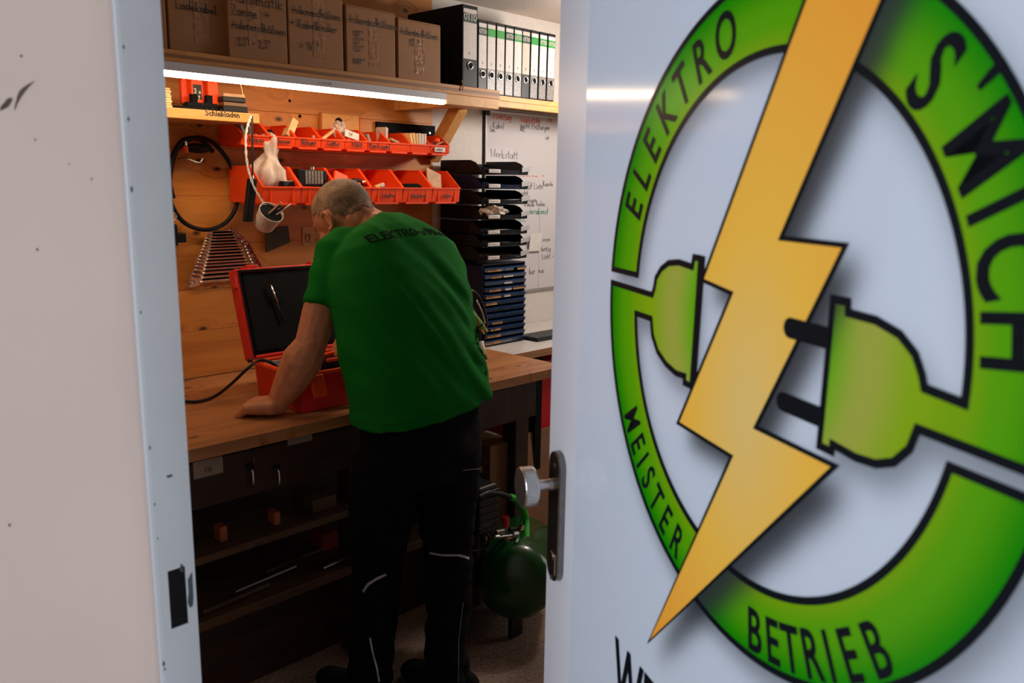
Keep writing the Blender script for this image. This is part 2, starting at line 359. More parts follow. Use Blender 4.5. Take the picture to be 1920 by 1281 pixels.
one(MB().box((-1.9, 3.2, 0), (.186, 3.4, 2.6)), 'wall_corridor_end', M_corr, 'far end wall of the corridor', 'wall', kind='structure')
one(MB().box((-1.9, -2.8, 0), (.186, -2.6, 2.6)), 'wall_corridor_front', M_corr, 'near end wall of the corridor behind the camera', 'wall', kind='structure')
one(MB().box((-1.9, -2.8, 2.5), (.186, 3.4, 2.6)), 'ceiling_corridor', M_corr, 'dark grey unseen ceiling of the corridor', 'ceiling', kind='structure')
one(MB().box((.186, -2.6, 0), (.30, YF-.2, 2.5)), 'wall_corridor_side', M_corr, 'side wall of the corridor before the doorway wall', 'wall', kind='structure')
w2 = thing('window_added', 'added window frame around the door fill light in the corridor wall', 'window', (-1.7, 1.0, .9), kind='structure')  # unseen window made up to house the fill on the door
for a, b_ in (((-1.72, .3, .9), (-1.68, .35, 2.2)), ((-1.72, 1.65, .9), (-1.68, 1.7, 2.2)), ((-1.72, .35, .9), (-1.68, 1.65, .95)), ((-1.72, .35, 2.15), (-1.68, 1.65, 2.2))):
    MB().box(a, b_).build('window_frame', M_door, w2, .004)
w1 = thing('window_1', 'bright window in the right wall', 'window', (XR, .5, .9), kind='structure')
MB().box((XR+.02, -.2, .88), (XR+.04, 1.2, 1.82)).build('pane', glow('window_sky', (.9, .93, 1), 1.0), w1)
for a, b_ in (((XR-.01, -.2, .88), (XR+.05, -.15, 1.82)), ((XR-.01, 1.15, .88), (XR+.05, 1.2, 1.82)), ((XR-.01, -.2, .88), (XR+.05, 1.2, .93)), ((XR-.01, -.2, 1.77), (XR+.05, 1.2, 1.82))):
    MB().box(a, b_).build('window_frame', M_door, w1, .004)
# doorway wall: 24 cm thick, door frame at its room side
YJ, XL = .957, .378                      # reveal plane of the latch side; wall/frame joint
wl = MB(); wl.box((.186, YJ-.006, 0), (XL, YW, ZC)); 
wl.box((XL, YJ+.02, 0), (XW-.002, YW, ZC))
wl.box((.186, YF, 0), (XW-.002, -.17, ZC)); wl.box((.186, -.17, 2.06), (XW-.002, YJ+.03, ZC))
wall = one(wl, 'wall_left', M_beige, 'beige painted plaster wall beside the doorway, scuffed', 'wall', bevel=.011, kind='structure')
wall.modifiers['bevel'].segments = 4
# scuffs on the reveal
M_scuff = plain('scuff', (.10, .08, .075), .9, var=.3)
sc = MB()
for pl in ([(0, 205), (18, 190), (24, 185)], [(27, 205), (36, 180), (52, 162), (68, 150)]):
    P = smooth_curve([PY(x, y, YJ-.006) for x, y in pl], 6)
    n = len(P)
    for i in range(n-1):
        wd = .0035*(1-abs(2*i/n-.6)) + .0006
        a, b2 = P[i], P[i+1]; q = [sc.bm.verts.new(v) for v in (a+Z_*wd-Y_*.0004, a-Z_*wd-Y_*.0004, b2-Z_*wd-Y_*.0004, b2+Z_*wd-Y_*.0004)]
        sc.bm.faces.new(q)
for x, y, r in ((40, 105, .0012), (172, 336, .001), (70, 468, .0013), (66, 262, .001), (130, 308, .0008), (18, 985, .0014)):
    p = PY(x, y, YJ-.0064); sc.sph(p, r, (1, .2, 1.4), 1)
sc.build('scuff_mark', M_scuff, wall)
# ------------------------------------------------------------------ door frame
tr = thing('trim_1', 'white painted steel door frame with chipped paint and a black-filled strike opening', 'door frame', (XW, YJ, 0), kind='structure')
zs0, zs1 = PY(333, 1176, YJ).z, PY(333, 1066, YJ).z
xs0, xs1 = PY(317, 1115, YJ).x, PY(350, 1115, YJ).x
jm = MB()
jm.box((XL, YJ, zs1), (XW, YJ+.03, 2.06)); jm.box((XL, YJ, 0), (XW, YJ+.03, zs0))
jm.box((XL, YJ, zs0), (xs0, YJ+.03, zs1)); jm.box((xs1, YJ, zs0), (XW, YJ+.03, zs1))
jm.build('jamb', M_steelframe, tr)
lip = MB(); lip.box((XL-.007, YJ-.0105, 0), (XL+.001, YJ+.004, 2.07)); lip.build('jamb_lip', M_steelframe, tr, .002)
MB().box((XL, -.17, 2.03), (XW, YJ+.03, 2.06)).build('head', M_steelframe, tr)
MB().box((XL, -.17, 0), (XW, -.14, 2.03)).build('jamb', M_steelframe, tr)
MB().box((xs0, YJ+.0015, zs0), (xs1, YJ+.02, zs1)).build('strike_black_fill', M_blackm, tr)  # near-flush black fill stands for the shade inside the strike hole
ch = MB()
M_chip = plain('chipped_paint', (.035, .06, .075), .8, var=.3)
pc = [(352, 1088), (360, 1072), (361, 1080), (362, 1100), (363, 1120), (362, 1136), (356, 1140), (352, 1130), (354, 1110)]
vs = [ch.bm.verts.new(PY(x, y, YJ-.0004)) for x, y in pc]; ch.bm.faces.new(vs)
pc = [(336, 1070), (340, 1056), (344, 1062), (344, 1074)]
vs = [ch.bm.verts.new(PY(x, y, YJ-.0004)) for x, y in pc]; ch.bm.faces.new(vs)
for x, y, r in ((232, 88, .002), (241, 223, .0022), (247, 355, .003), (264, 586, .0018), (281, 840, .0022), (290, 946, .0018), (296, 1010, .0015), (307, 1245, .003), (309, 1255, .002)):
    p = PY(x, y, YJ-.0108); ch.sph(p, r, (.5, .3, 1.3), 1)
for x, y, r in ((309, 240, .0022), (327, 480, .001), (357, 988, .002), (370, 1215, .0018)):
    p = PX(x, y, XW); ch.sph(p, r, (.5, .4, 1.6), 1)
ch.build('paint_chip', M_chip, tr)
p = PY(318, 893, YJ); sl = MB(); sl.box(p-V((.0035, .0006, .0018)), p+V((.0035, .001, .0018))); sl.build('screw_hole', M_chip, tr, .0015)

# ------------------------------------------------------------------ door leaf with its sign
DD = V((.478, .8784, 0)).normalized(); DN = V((-DD.y, DD.x, 0))
azd = YAW + math.radians(-17.6); DD = V((math.sin(azd), math.cos(azd), 0)); DN = V((-DD.y, DD.x, 0))
E0 = CAM + ray(1028, 900)*1.3; E0 = V((E0.x, E0.y, 0))
def DP(u, z, n=0): return E0 - DD*u + DN*n + Z_*z
dl = MB(); dl.obox(DP(0, .008), -DD*1.06, -DN*.042, Z_*2.01)
door = one(dl, 'door_1', M_door, 'open white door leaf carrying a large green and yellow sign', 'door', bevel=.0025, kind='structure')
LC = DP(.522, 1.425)                                   # logo centre
LF = Matrix(((-DD.x, 0, DN.x, LC.x), (-DD.y, 0, DN.y, LC.y), (0, 1, 0, LC.z), (0, 0, 0, 1)))
# sheet
m, nt, N, L, b = nodes('glossy_sign_film')
b.inputs['Base Color'].default_value = (.56, .615, .70, 1); b.inputs['Roughness'].default_value = .10; b.inputs['Specular IOR Level'].default_value = .45
M_sheet = m
def lmesh(name, vs, fs, mat, z, parent):
    me = bpy.data.meshes.new(name); me.from_pydata([(x, y, z) for x, y in vs], [], fs); me.materials.append(mat)
    o = bpy.data.objects.new(name, me); C.objects.link(o); o.parent = parent; o.matrix_local = LF; return o
st = MB(); st.box((-.41, -1.1, .0003), (.49, .52, .0012))
sheet = st.build('sign_sheet', M_sheet, None); sheet.parent = door; 
sheet.data.transform(LF)
# green print with a printed gradient, outer edge deeper
m, nt, N, L, b = nodes('green_print')
tc = N.new('ShaderNodeTexCoord'); sp = N.new('ShaderNodeVectorMath'); sp.operation = 'MULTIPLY'; sp.inputs[1].default_value = (1, 1, 0)
ln = N.new('ShaderNodeVectorMath'); ln.operation = 'LENGTH'; L.new(tc.outputs['Object'], sp.inputs[0]); L.new(sp.outputs[0], ln.inputs[0])
rp = N.new('ShaderNodeValToRGB'); rp.color_ramp.interpolation = 'EASE'; el = rp.color_ramp.elements
mr = N.new('ShaderNodeMapRange'); mr.inputs['From Min'].default_value = .08; mr.inputs['From Max'].default_value = .33; L.new(ln.outputs['Value'], mr.inputs['Value']); L.new(mr.outputs[0], rp.inputs['Fac'])
g = lambda r: (r-.08)/.25
el[0].position = g(.095); el[0].color = (.10, .38, .0, 1); el[1].position = g(.31); el[1].color = (.0, .215, .0, 1)
for r_, c_ in ((.15, (.33, .36, .05)), (.20, (.22, .37, .005)), (.238, (.17, .34, .003)), (.262, (.09, .33, .002))):
    q = el.new(g(r_)); q.color = c_+(1,)
L.new(rp.outputs[0], b.inputs['Base Color']); b.inputs['Roughness'].default_value = .25; b.inputs['Specular IOR Level'].default_value = .1
M_gprint = m
m, nt, N, L, b = nodes('yellow_print')
tc = N.new('ShaderNodeTexCoord'); vm = N.new('ShaderNodeVectorMath'); vm.operation = 'MULTIPLY_ADD'; vm.inputs[1].default_value = (1, .55, 0); vm.inputs[2].default_value = (.0, .045, 0)
ln = N.new('ShaderNodeVectorMath'); ln.operation = 'LENGTH'; L.new(tc.outputs['Object'], vm.inputs[0]); L.new(vm.outputs[0], ln.inputs[0])
rp = N.new('ShaderNodeValToRGB'); el = rp.color_ramp.elements
mr = N.new('ShaderNodeMapRange'); mr.inputs['From Min'].default_value = 0; mr.inputs['From Max'].default_value = .22; L.new(ln.outputs['Value'], mr.inputs['Value']); L.new(mr.outputs[0], rp.inputs['Fac'])
el[0].color = (.72, .50, .16, 1); el[1].color = (.82, .33, .035, 1); q = el.new(.42); q.color = (.82, .46, .06, 1)
L.new(rp.outputs[0], b.inputs['Base Color']); b.inputs['Roughness'].default_value = .3; b.inputs['Specular IOR Level'].default_value = .1
M_yprint = m
M_kprint = plain('black_print', (.004, .006, .009), .3, var=.05, spec=.1)
RO, RI = .307, .238
def arc(r, a0, a1, n=90): return [(r*math.cos(math.radians(a0+(a1-a0)*i/n)), r*math.sin(math.radians(a0+(a1-a0)*i/n))) for i in range(n+1)]
plugL = [(-.197, .003), (-.193, .011), (-.190, .023), (-.179, .034), (-.163, .042), (-.141, .045), (-.112, .043), (-.110, .053), (-.098, .053), (-.100, -.079), (-.115, -.079), (-.115, -.072), (-.134, -.073), (-.157, -.068), (-.178, -.058), (-.192, -.042), (-.197, -.024)]
plugR = [(.239, -.008), (.204, -.007), (.201, .001), (.193, .014), (.177, .025), (.153, .031), (.123, .032), (.122, .040), (.105, .040), (.104, -.079), (.119, -.079), (.119, -.073), (.146, -.075), (.167, -.073), (.184, -.066), (.197, -.052), (.202, -.036)]
ad = lambda s_: math.degrees(math.asin(s_))
lower = arc(RO, 180-ad(.004/RO), 360+ad(-.053/RO)) + arc(RI, 360+ad(-.053/RI), 180-ad(-.024/RI)) + plugL[::-1]
upper = arc(RO, 180-ad(.021/RO), ad(-.037/RO)) + plugR[1:][::-1] + arc(RI, ad(-.009/RI), 180-ad(.021/RI))
bolt = [(.112, .40), (-.090, .032), (-.036, .026), (-.123, -.125), (-.018, -.128), (-.164, -.405), (.125, -.089), (.017, -.089), (.114, .082), (.033, .082), (.211, .40)]
def stroke_poly(P, wd):
    n = len(P); A, B = [], []
    for i in range(n):
        a, c, d = V(P[i-1]).to_2d(), V(P[i]).to_2d(), V(P[(i+1) % n]).to_2d()
        t1, t2 = (c-a), (d-c)
        if t1.length < 1e-6: t1 = t2
        if t2.length < 1e-6: t2 = t1
        t1.normalize(); t2.normalize(); n1 = V((-t1.y, t1.x)).to_2d(); n2 = V((-t2.y, t2.x)).to_2d()
        mm = (n1+n2); mm = mm.normalized() if mm.length > 1e-4 else n1
        k = min(2.6, 1/max(.2, mm.dot(n1)))
        A.append(tuple(c+mm*wd/2*k)); B.append(tuple(c-mm*wd/2*k))
    fs = [(i, (i+1) % n, n+(i+1) % n, n+i) for i in range(n)]
    return A+B, fs
def dedupe(P): return [p for i, p in enumerate(P) if math.dist(p, P[i-1]) > 1e-5]
lower, upper = dedupe(lower), dedupe(upper)
# printed drop shadows of the emblem: soft-edged transparent ink on a fine grid
m, nt, N, L, b = nodes('shadow_print')
at = N.new('ShaderNodeAttribute'); at.attribute_name = 'ink'
L.new(at.outputs['Fac'], b.inputs['Alpha']); b.inputs['Base Color'].default_value = (.03, .035, .04, 1); b.inputs['Roughness'].default_value = .3; b.inputs['Specular IOR Level'].default_value = .3
M_shprint = m
GX, GY = np.arange(-.40, .472, .004), np.arange(-.55, .44, .004)
XX, YY = np.meshgrid(GX, GY)
def inside(P):
    r = np.zeros(XX.shape, bool); n = len(P)
    for i in range(n):
        x1, y1 = P[i]; x2, y2 = P[(i+1) % n]
        if y1 == y2: continue
        c = ((y1 > YY) != (y2 > YY)) & (XX < (x2-x1)*(YY-y1)/(y2-y1)+x1); r ^= c
    return r
def blur(a, s):
    k = np.exp(-.5*(np.arange(-12, 13)/s)**2); k /= k.sum()
    a = np.apply_along_axis(lambda v: np.convolve(v, k, 'same'), 0, a); return np.apply_along_axis(lambda v: np.convolve(v, k, 'same'), 1, a)
def shadow(polys, z, off, amt, name, clip=None):
    a = np.zeros(XX.shape)
    for P in polys: a = np.maximum(a, inside([(x+off[0], y+off[1]) for x, y in P]).astype(float))
    a = blur(a, 3.0)*amt
    if clip is not None:
        c = np.zeros(XX.shape)
        for P in clip: c = np.maximum(c, inside(P))
        a = a*c
    ny, nx = XX.shape
    idx = np.arange(nx*ny).reshape(ny, nx)
    keep = (np.maximum.reduce([a[:-1, :-1], a[1:, :-1], a[:-1, 1:], a[1:, 1:]]) > .004)
    f = np.stack([idx[:-1, :-1], idx[:-1, 1:], idx[1:, 1:], idx[1:, :-1]], -1)[keep]
    used = np.unique(f); mp = -np.ones(nx*ny, int); mp[used] = np.arange(len(used))
    vs = list(zip(XX.ravel()[used].tolist(), YY.ravel()[used].tolist()))
    o = lmesh(name, vs, [tuple(q) for q in mp[f].tolist()], M_shprint, z, sheet)
    t = o.data.attributes.new('ink', 'FLOAT', 'POINT'); t.data.foreach_set('value', a.ravel()[used].astype(np.float32))
    return o
poly = lambda P: (P, [tuple(range(len(P)))])
shadow([lower, upper], .0014, (.010, -.014), .45, 'printed_shadow')
lmesh('ring_print', *poly(lower), M_gprint, .0016, sheet); lmesh('ring_print', *poly(upper), M_gprint, .0016, sheet)
shadow([bolt], .0018, (.020, -.014), .85, 'printed_shadow')
for P in (lower, upper): lmesh('outline_print', *stroke_poly(P, .0068), M_kprint, .0020, sheet)
plate = [(-.101, .056), (-.088, .056), (-.092, -.083), (-.104, -.083)]
lmesh('plug_print', *poly(plate), M_kprint, .0021, sheet)
lmesh('bolt_print', *poly(bolt), M_yprint, .0024, sheet)
lmesh('outline_print', *stroke_poly(bolt, .0042), M_kprint, .0026, sheet)
for x0, x1, yc, h_ in ((.047, .106, .0088, .0175), (.045, .106, -.0555, .0165)):
    P = [(x0+h_/2+h_/2*math.cos(a), yc+h_/2*math.sin(a)) for a in [PI/2+PI*i/10 for i in range(11)]]+[(x1, yc-h_/2), (x1, yc+h_/2)]
    lmesh('plug_print', *poly(P), M_kprint, .0028, sheet)
def arc_text(letters, mat, hgt, xs, inward, bold=.0):
    V2, F2 = [], []
    for ch, a, r in letters:
        vs, fs = sheet_text(ch, hgt/.70, xs, bold)
        t = math.radians(a); up = V((math.cos(t), math.sin(t))).to_2d() * (-1 if inward else 1); rt = V((up.y, -up.x)).to_2d(); c = V((math.cos(t), math.sin(t))).to_2d()*r
        k = len(V2); V2 += [tuple(c+rt*x+up*y) for x, y in vs]; F2 += [tuple(i+k for i in f) for f in fs]
    lmesh('lettering', V2, F2, M_kprint, .0022, sheet)
arc_text([(c, a, .270) for c, a in zip('ELEKTRO', (158.6, 150.4, 142.2, 132.9, 124.3, 115.6, 106.0))], M_kprint, .043, .74, False, .0011)
arc_text([(c, a, r) for c, a, r in zip("S'MICH", (47.4, 40.2, 33.2, 25.2, 17.4, 7.8), (.268, .277, .271, .271, .270, .270))], M_kprint, .053, .76, False, .0014)
arc_text([(c, a, .281) for c, a in zip('MEISTER', (-146.8, -140.6, -136.2, -131.6, -125.8, -120.0, -113.8))], M_kprint, .038, .64, True, .0009)
arc_text([(c, a, .283) for c, a in zip('BETRIEB', (-82.3, -76.6, -71.2, -65.3, -60.5, -55.2, -48.4))], M_kprint, .040, .74, True, .0010)
vs, fs = sheet_text('WE', .125, .60, .0022); x0 = min(v[0] for v in vs); y1 = max(v[1] for v in vs)
lmesh('lettering', [(x-x0-.255, y-y1-.448) for x, y in vs], fs, M_kprint, .0022, sheet)
# fittings
def stadium(w_, h_, n=12): return [(w_/2*math.cos(PI*i/n), h_/2-w_/2+w_/2*math.sin(PI*i/n)) for i in range(n+1)]+[(-w_/2*math.cos(PI*i/n), -h_/2+w_/2-w_/2*math.sin(PI*i/n)) for i in range(n+1)]
uc, zc_ = .053, 1.054
pl = MB(); pl.prism(stadium(.046, .206), DP(uc, zc_), -DD, Z_, DN*.011); esc = pl.build('handle_plate', plain('steel_dark_reflection', (.22, .21, .20), .3, metal=1, var=.1, scale=90), door, .002)  # plate steel darkened to carry a dark reflection in its colour
kz = 1.106
kb = MB(); kb.lathe(DP(uc, kz, .009), DN, [(.009, 0), (.009, .006), (.0075, .012), (.0085, .026), (.013, .031), (.0285, .033), (.030, .036), (.030, .053), (.0285, .055)], 32)
kb.build('door_knob', M_steel, door, smooth=False, bevel=.0008)
lk = MB(); lk.cyl(DP(uc, .990, .010), DP(uc, .990, .0125), .0085, 20); lk.obox(DP(uc+.005, .965, .010), -DD*.010, DN*.0022, Z_*.03)
lk.build('lock_cylinder', M_chrome, door, .0006)
for z_ in (1.135, .955): MB().cyl(DP(uc, z_, .010), DP(uc, z_, .0118), .0035, 14).build('screw', M_chrome, door)
p = MB().cyl(DP(.118, .79, 0), DP(.118, .79, .002), .004, 12); p.build('screw', M_steel, door)
for z_ in (.3, 1.75): MB().cyl(DP(1.062, z_-.05, -.0), DP(1.062, z_+.05, -.0), .009, 14).build('hinge', M_steel, door)
# scuff marks of the leaf edge
p = MB(); p.obox(DP(-.0012, .93, -.030), DD*.002, DN*.018, Z_*.2); p.build('lock_faceplate', M_steel, door)
# ================================================================== PINE PANEL, SHELVES, LIGHT
pn = thing('pine_panel', 'tall panel of knotty pine boards behind the workbench', 'wall panel', (1.36, YW, .88))
zz = [.881, 1.04, 1.18, 1.33, 1.49, 1.645, 1.778, 1.93, 2.08, ZC-.004]
for i in range(len(zz)-1):
    MB().box((XW+.004, YW-.019, zz[i]+.0004), (2.289, YW-.001, zz[i+1]-.0004)).build('board', M_pine, pn, .0010)
YP = YW-.019                                            # front of the boards
for x, y, r in ((543, 189, .005), (562, 218, .006), (629, 230, .0045)):
    p = PY(x, y, YP); MB().cyl(p, p-Y_*.002, r, 12).build('screw', M_blackm, pn)
YS, ZS = 2.30, 1.889
sh = thing('wall_shelf', 'long wooden wall shelf carrying the cardboard boxes, tube lamp under its edge', 'shelf', (1.4, YS, ZS))
M_core = wood('ply_core', (.26, .115, .04), (.17, .07, .02), knots=False, grain=30)
M_ply = wood('ply_face', (.58, .27, .075), (.42, .18, .045), knots=False, grain=20)
MB().box((XW+.004, YS, ZS-.012), (2.305, YW-.02, ZS)).build('shelf_board', M_ply, sh, .001)
MB().box((XW+.004, YS+.001, ZS-.021), (2.304, YW-.02, ZS-.012)).build('shelf_board', M_core, sh)
MB().box((XW+.004, YS-.0005, ZS-.032), (2.306, YW-.02, ZS-.021)).build('shelf_board', M_ply, sh, .001)
MB().box((2.036, YS+.001, 1.820), (2.303, YS+.075, ZS-.032)).build('end_block', M_lightwood, sh, .002)
MB().box((2.09, YS+.076, 1.818), (2.15, YW-.02, ZS-.032)).build('bracket_arm', M_lightwood, sh, .002)
a, b_ = PX(862, 200, 2.275), PX(809, 297, 2.275); MB().box((2.25, YS+.08, 1.83), (2.30, YW-.02, ZS-.032)).build('bracket_arm', M_lightwood, sh, .002)
d = (b_-a).normalized(); nrm = d.cross(X_).normalized()
br = MB(); br.obox(a-X_*.025-nrm*.026, X_*.05, d*(b_-a).length, nrm*.052); br.build('brace', M_lightwood, sh, .002)
MB().box((1.98, 2.36, 1.83), (2.09, 2.38, 1.855)).build('bracket_arm', M_lightwood, sh, .002)
p = PZ(858, 160, ZS); MB().tube([p-Z_*.03-Y_*.012, p-Z_*.006-Y_*.014, p+Z_*.004-Y_*.004, p+Z_*.022]).build('bent_nail', M_yellow, sh) if False else None
nl = MB(); nl.tube([(2.11, YS-.004, 1.872), (2.112, YS-.005, 1.885), (2.113, YS-.001, 1.9), (2.114, YS+.004, 1.908)], .0022, 6); nl.build('cord_end', M_tan, sh)
# lamp
lp = thing('tube_light', 'long glowing white tube lamp under the front of the shelf', 'lamp', (1.3, YS, 1.84))
MB().box((.6, YS-.004, 1.8325), (2.034, YS+.046, 1.8565)).build('housing', M_door, lp, .002)
tb = MB(); tb.prism([(-.003, .0), (.030, 0), (.029, -.008), (.024, -.0135), (.004, -.0135), (-.002, -.008)], (.605, YS, 1.8325), Y_, Z_, X_*1.426)
tb.build('diffuser', glow('tube_glow', (1.0, .70, .44), TUBE), lp)
write([('5 m Licht 4000', 0, 0, .007)], (1.50, YS-.0045, 1.841), X_, Z_, M_ink, lp, .0007)

# ------------------------------------------------------------------ cardboard boxes
def carton(x0, x1, y, yt, label, texts, group='labelled cartons on the upper shelf', depth=.28, mat=M_card, recess=0, zb=ZS+.0008, tape=.5, bx=None):
    yy = YS+.012+recess
    a, b_ = PY(x0, y, yy), PY(x1, y, yy); zt = yt
    t = thing('cardboard_box', label, 'box', ((a.x+b_.x)/2, yy, zb), group)
    MB().box((a.x, yy, zb), (b_.x, yy+depth, zt-.004)).build('body', mat, t, .0025)
    W = b_.x-a.x
    MB().box((a.x+.001, yy+.001, zt-.004), (b_.x-.001, yy+depth/2-.001, zt)).build('flap', mat, t, .001)
    MB().box((a.x+.001, yy+depth/2+.001, zt-.004), (b_.x-.001, yy+depth-.001, zt-.0005)).build('flap', mat, t, .001)
    if tape is not None:
        xc = a.x+W*tape; tp = MB(); n = 14; hh = (zt-zb)
        for k in range(n):
            z0, z1 = zb+hh*(.12+.75*k/n), zb+hh*(.12+.75*(k+1)/n)
            o0, o1 = (.0006+.0006*math.sin(k*2.1), .0006+.0006*math.sin((k+1)*2.1))
            vs = [tp.bm.verts.new(v) for v in ((xc-.022, yy-o0, z0), (xc+.022, yy-.0014+o0*.5, z0), (xc+.022, yy-.0014+o1*.5, z1), (xc-.022, yy-o1, z1))]
            tp.bm.faces.new(vs)
        tp.build('tape_strip', M_tape, t)
    write([(s_, x*W, (zt-zb)*y_, z_) for s_, x, y_, z_ in texts], (a.x, yy-.0016, zb), X_, Z_, M_ink, t, .0028)
    return t
carton(262, 313, 60, 2.13, 'brown carton mostly hidden by the door frame at the left', [], tape=None)
carton(317, 427, 60, 2.115, 'dark brown carton marked Ladekabel, leftmost full one, set back', [('Ladekabel', .12, .50, .024)], recess=.02, tape=.55)
carton(428, 538, 60, 2.168, 'brown carton marked Automatik Zange, second full one from the left', [('Automatik', .05, .55, .033), ('Zange  +', .05, .42, .028), ('Aderendhülsen', .05, .29, .024), ('1,5² - 2,5²', .14, .13, .022)], tape=.45)
carton(541, 643, 60, 2.132, 'brown carton marked Kabelbinder, third full one from the left', [('Aderendhülsen', .07, .62, .024), ('+ Kabelbinder', .04, .46, .024), ('> 16 ²', .20, .20, .024)], tape=.55)
carton(649, 741, 60, 2.095, 'brown carton listing four wire sizes, second from the right', [('Aderendhülsen', .06, .74, .026), ('1,0 ²', .15, .55, .017), ('1,5 ²', .15, .44, .017), ('2,5 ²', .15, .33, .017), ('16,0 ²', .13, .14, .016)], tape=.56)
carton(746, 826, 60, 2.085, 'brown carton nearest the black ring binders, rightmost of the row', [('Aderendhülsen', .06, .74, .023), ('10 ²', .26, .56, .024)], tape=.5)

# ------------------------------------------------------------------ ring binders
def binder(w_, h_, dep, label, group=None, band=M_grnband, logo=True, sheetm=M_white, lower=M_black):
    t = thing('ring_binder', label, 'binder', (0, 0, 0), group)
    MB().box((0, 0, 0), (w_, dep, h_)).build('cover', M_black, t, .002)
    lw = w_*.86; x0 = (w_-lw)/2
    MB().box((x0, -.0006, h_*.345), (x0+lw, .0002, h_*.955)).build('spine_label', sheetm, t)
    MB().box((x0, -.0009, h_*.79), (x0+lw, 0, h_*.90)).build('colour_band', band, t)
    if logo: 
        sz = lw*.34
        write([('OTTO', (lw-text_width('OTTO', sz))/2, 0, sz)], (x0, -.0011, h_*.82), X_, Z_, M_white, t, sz*.18, jit=0)
    write([('-----', .12*lw, 0, .006), ], (x0, -.001, h_*.70), X_, Z_, M_ink, t, .0005)
    write([('--- -', .12*lw, 0, .006), ], (x0, -.001, h_*.58), X_, Z_, M_ink, t, .0005)
    write([('0', lw*.42, 0, .009)], (x0, -.001, h_*.40), X_, Z_, M_ink, t, .0012)
    MB().box((x0, -.0006, .004), (x0+lw, .0002, h_*.34)).build('lower_spine', lower, t)
    zc2 = h_*.265; rr = min(.0125, lw*.34)
    rg = MB(); n = 20
    ring = [V((w_/2+rr*math.cos(2*PI*k/n), -.002, zc2+rr*math.sin(2*PI*k/n))) for k in range(n+1)]
    rg.tube(ring, rr*.17, 6, caps=False); rg.build('finger_ring', M_chrome, t, smooth=True)
    MB().cyl((w_/2, -.0016, zc2), (w_/2, 0, zc2), rr*.86, 18).build('finger_hole', M_blackm, t)
    return t
M_specks = plain('marbled_grey_cover', (.20, .18, .165), .4, var=.35, scale=160)
bb = binder(.075, .283, .31, 'wide black ring binder standing ahead of the row, white spine label', band=M_dkband)
bb.location = (PY(867, 80, YS+.012).x, YS+.012, ZS+.001)
YB = 2.43; z0 = PY(960, 182, YB).z
lefts = [898, 914.5, 931.5, 948, 964, 979, 995, 1011, 1026.5]
ordn = ['first', 'second', 'third', 'fourth', 'fifth', 'sixth', 'seventh', 'eighth', 'ninth', 'tenth', 'eleventh', 'twelfth', 'thirteenth', 'fourteenth', 'fifteenth']
for i, x in enumerate(lefts):
    t = binder(.0475, .272, .27, '%s slim black ring binder counted from the wide one' % ordn[i], 'slim ring binders on the right shelf',
               band=[M_dkband, M_grnband, M_grnband, M_dkband, M_grnband, M_dkband, M_grnband, M_grnband, M_grnband][i], logo=i not in (1, 2, 6),
               sheetm=M_white if i not in (5,) else plain('cream_paper', (.58, .50, .42), .7, var=.05), lower=M_specks if i not in (0, 5) else M_black)
    t.location = (PY(x-2, 182, YB).x, YB, z0+.001+.0475*math.sin(.004*i))
    t.rotation_euler = (0, .0015*i, 0)
s2 = thing('wall_shelf', 'lighter wooden shelf set back, carrying the slim ring binders', 'shelf', (2.6, YB, z0))
MB().box((2.307, YB-.006, z0-.020), (3.6, YW-.001, z0)).build('shelf_board', M_lightwood, s2, .0015)
MB().box((2.307, YB-.004, z0-.044), (3.6, YB+.014, z0-.020)).build('shelf_edge', M_lightwood, s2, .0015)

# ------------------------------------------------------------------ whiteboard
wb0, wb1 = PY(910.5, 206, YW-.012), PY(985, 547, YW-.012)
M_wb = plain('whiteboard_enamel', (.60, .57, .57), .12, var=.02, scale=4)
M_alu = plain('aluminium', (.45, .43, .41), .35, metal=.8, var=.05)
t = thing('whiteboard', 'white writing board with red, black and green notes', 'whiteboard', (wb0.x, YW, wb1.z))
xr = 3.55
MB().box((wb0.x+.006, YW-.011, wb1.z+.006), (xr, YW-.001, wb0.z-.006)).build('writing_surface', M_wb, t)
MB().box((wb0.x, YW-.014, wb0.z-.010), (xr, YW-.001, wb0.z)).build('frame_rail', M_alu, t, .001)
MB().box((wb0.x, YW-.014, wb1.z), (xr, YW-.001, wb1.z+.010)).build('frame_rail', M_alu, t, .001)
MB().box((wb0.x, YW-.014, wb1.z+.01), (wb0.x+.006, YW-.001, wb0.z-.010)).build('frame_rail', M_alu, t)
MB().box((wb0.x-.008, YW-.020, wb0.z-.022), (wb0.x+.022, YW-.001, wb0.z+.008)).build('frame_corner', M_black, t, .003)
MB().box((wb0.x-.006, YW-.006, wb1.z), (wb0.x-.0005, YW-.001, wb0.z-.02)).build('frame_edge', M_black, t)
yb = YW-.0118
def note(items, mat, pen):
    for s_, x, y, sz in items:
        p = PY(x, y, yb); write([(s_, 0, 0, sz)], p, X_, Z_, mat, t, pen, jit=.06)
note([('Montag', 925, 223, .032), ('Dienstag', 976, 229, .032), ('Mi', 1027, 229, .03)], M_inkred, .0035)
note([('---', 972, 339, .05), ('--- -', 990, 339, .05)], M_inkred, .003)
note([('Kabel', 924, 240, .026), ('5m', 918, 247, .024), ('nicht Prüfung', 976, 240, .026), ('302', 974, 246, .02), ('am', 1023, 243, .02), ('ist', 1023, 262, .02), ('Auf Liste', 984, 354, .028), ('Licht', 973, 367, .026), ('Dosen', 987, 380, .026), ('Kunde holen', 983, 387, .024), ('Kunde', 1018, 349, .024), ('Dose', 1017, 453, .026), ('fertig', 1014, 472, .026), ('Licht -', 1016, 486, .026), ('bar  nur', 992, 514, .026)], M_ink, .002)
note([('Werkstatt', 920, 295, .036)], plain('faded_marker', (.30, .29, .29), .7), .003)
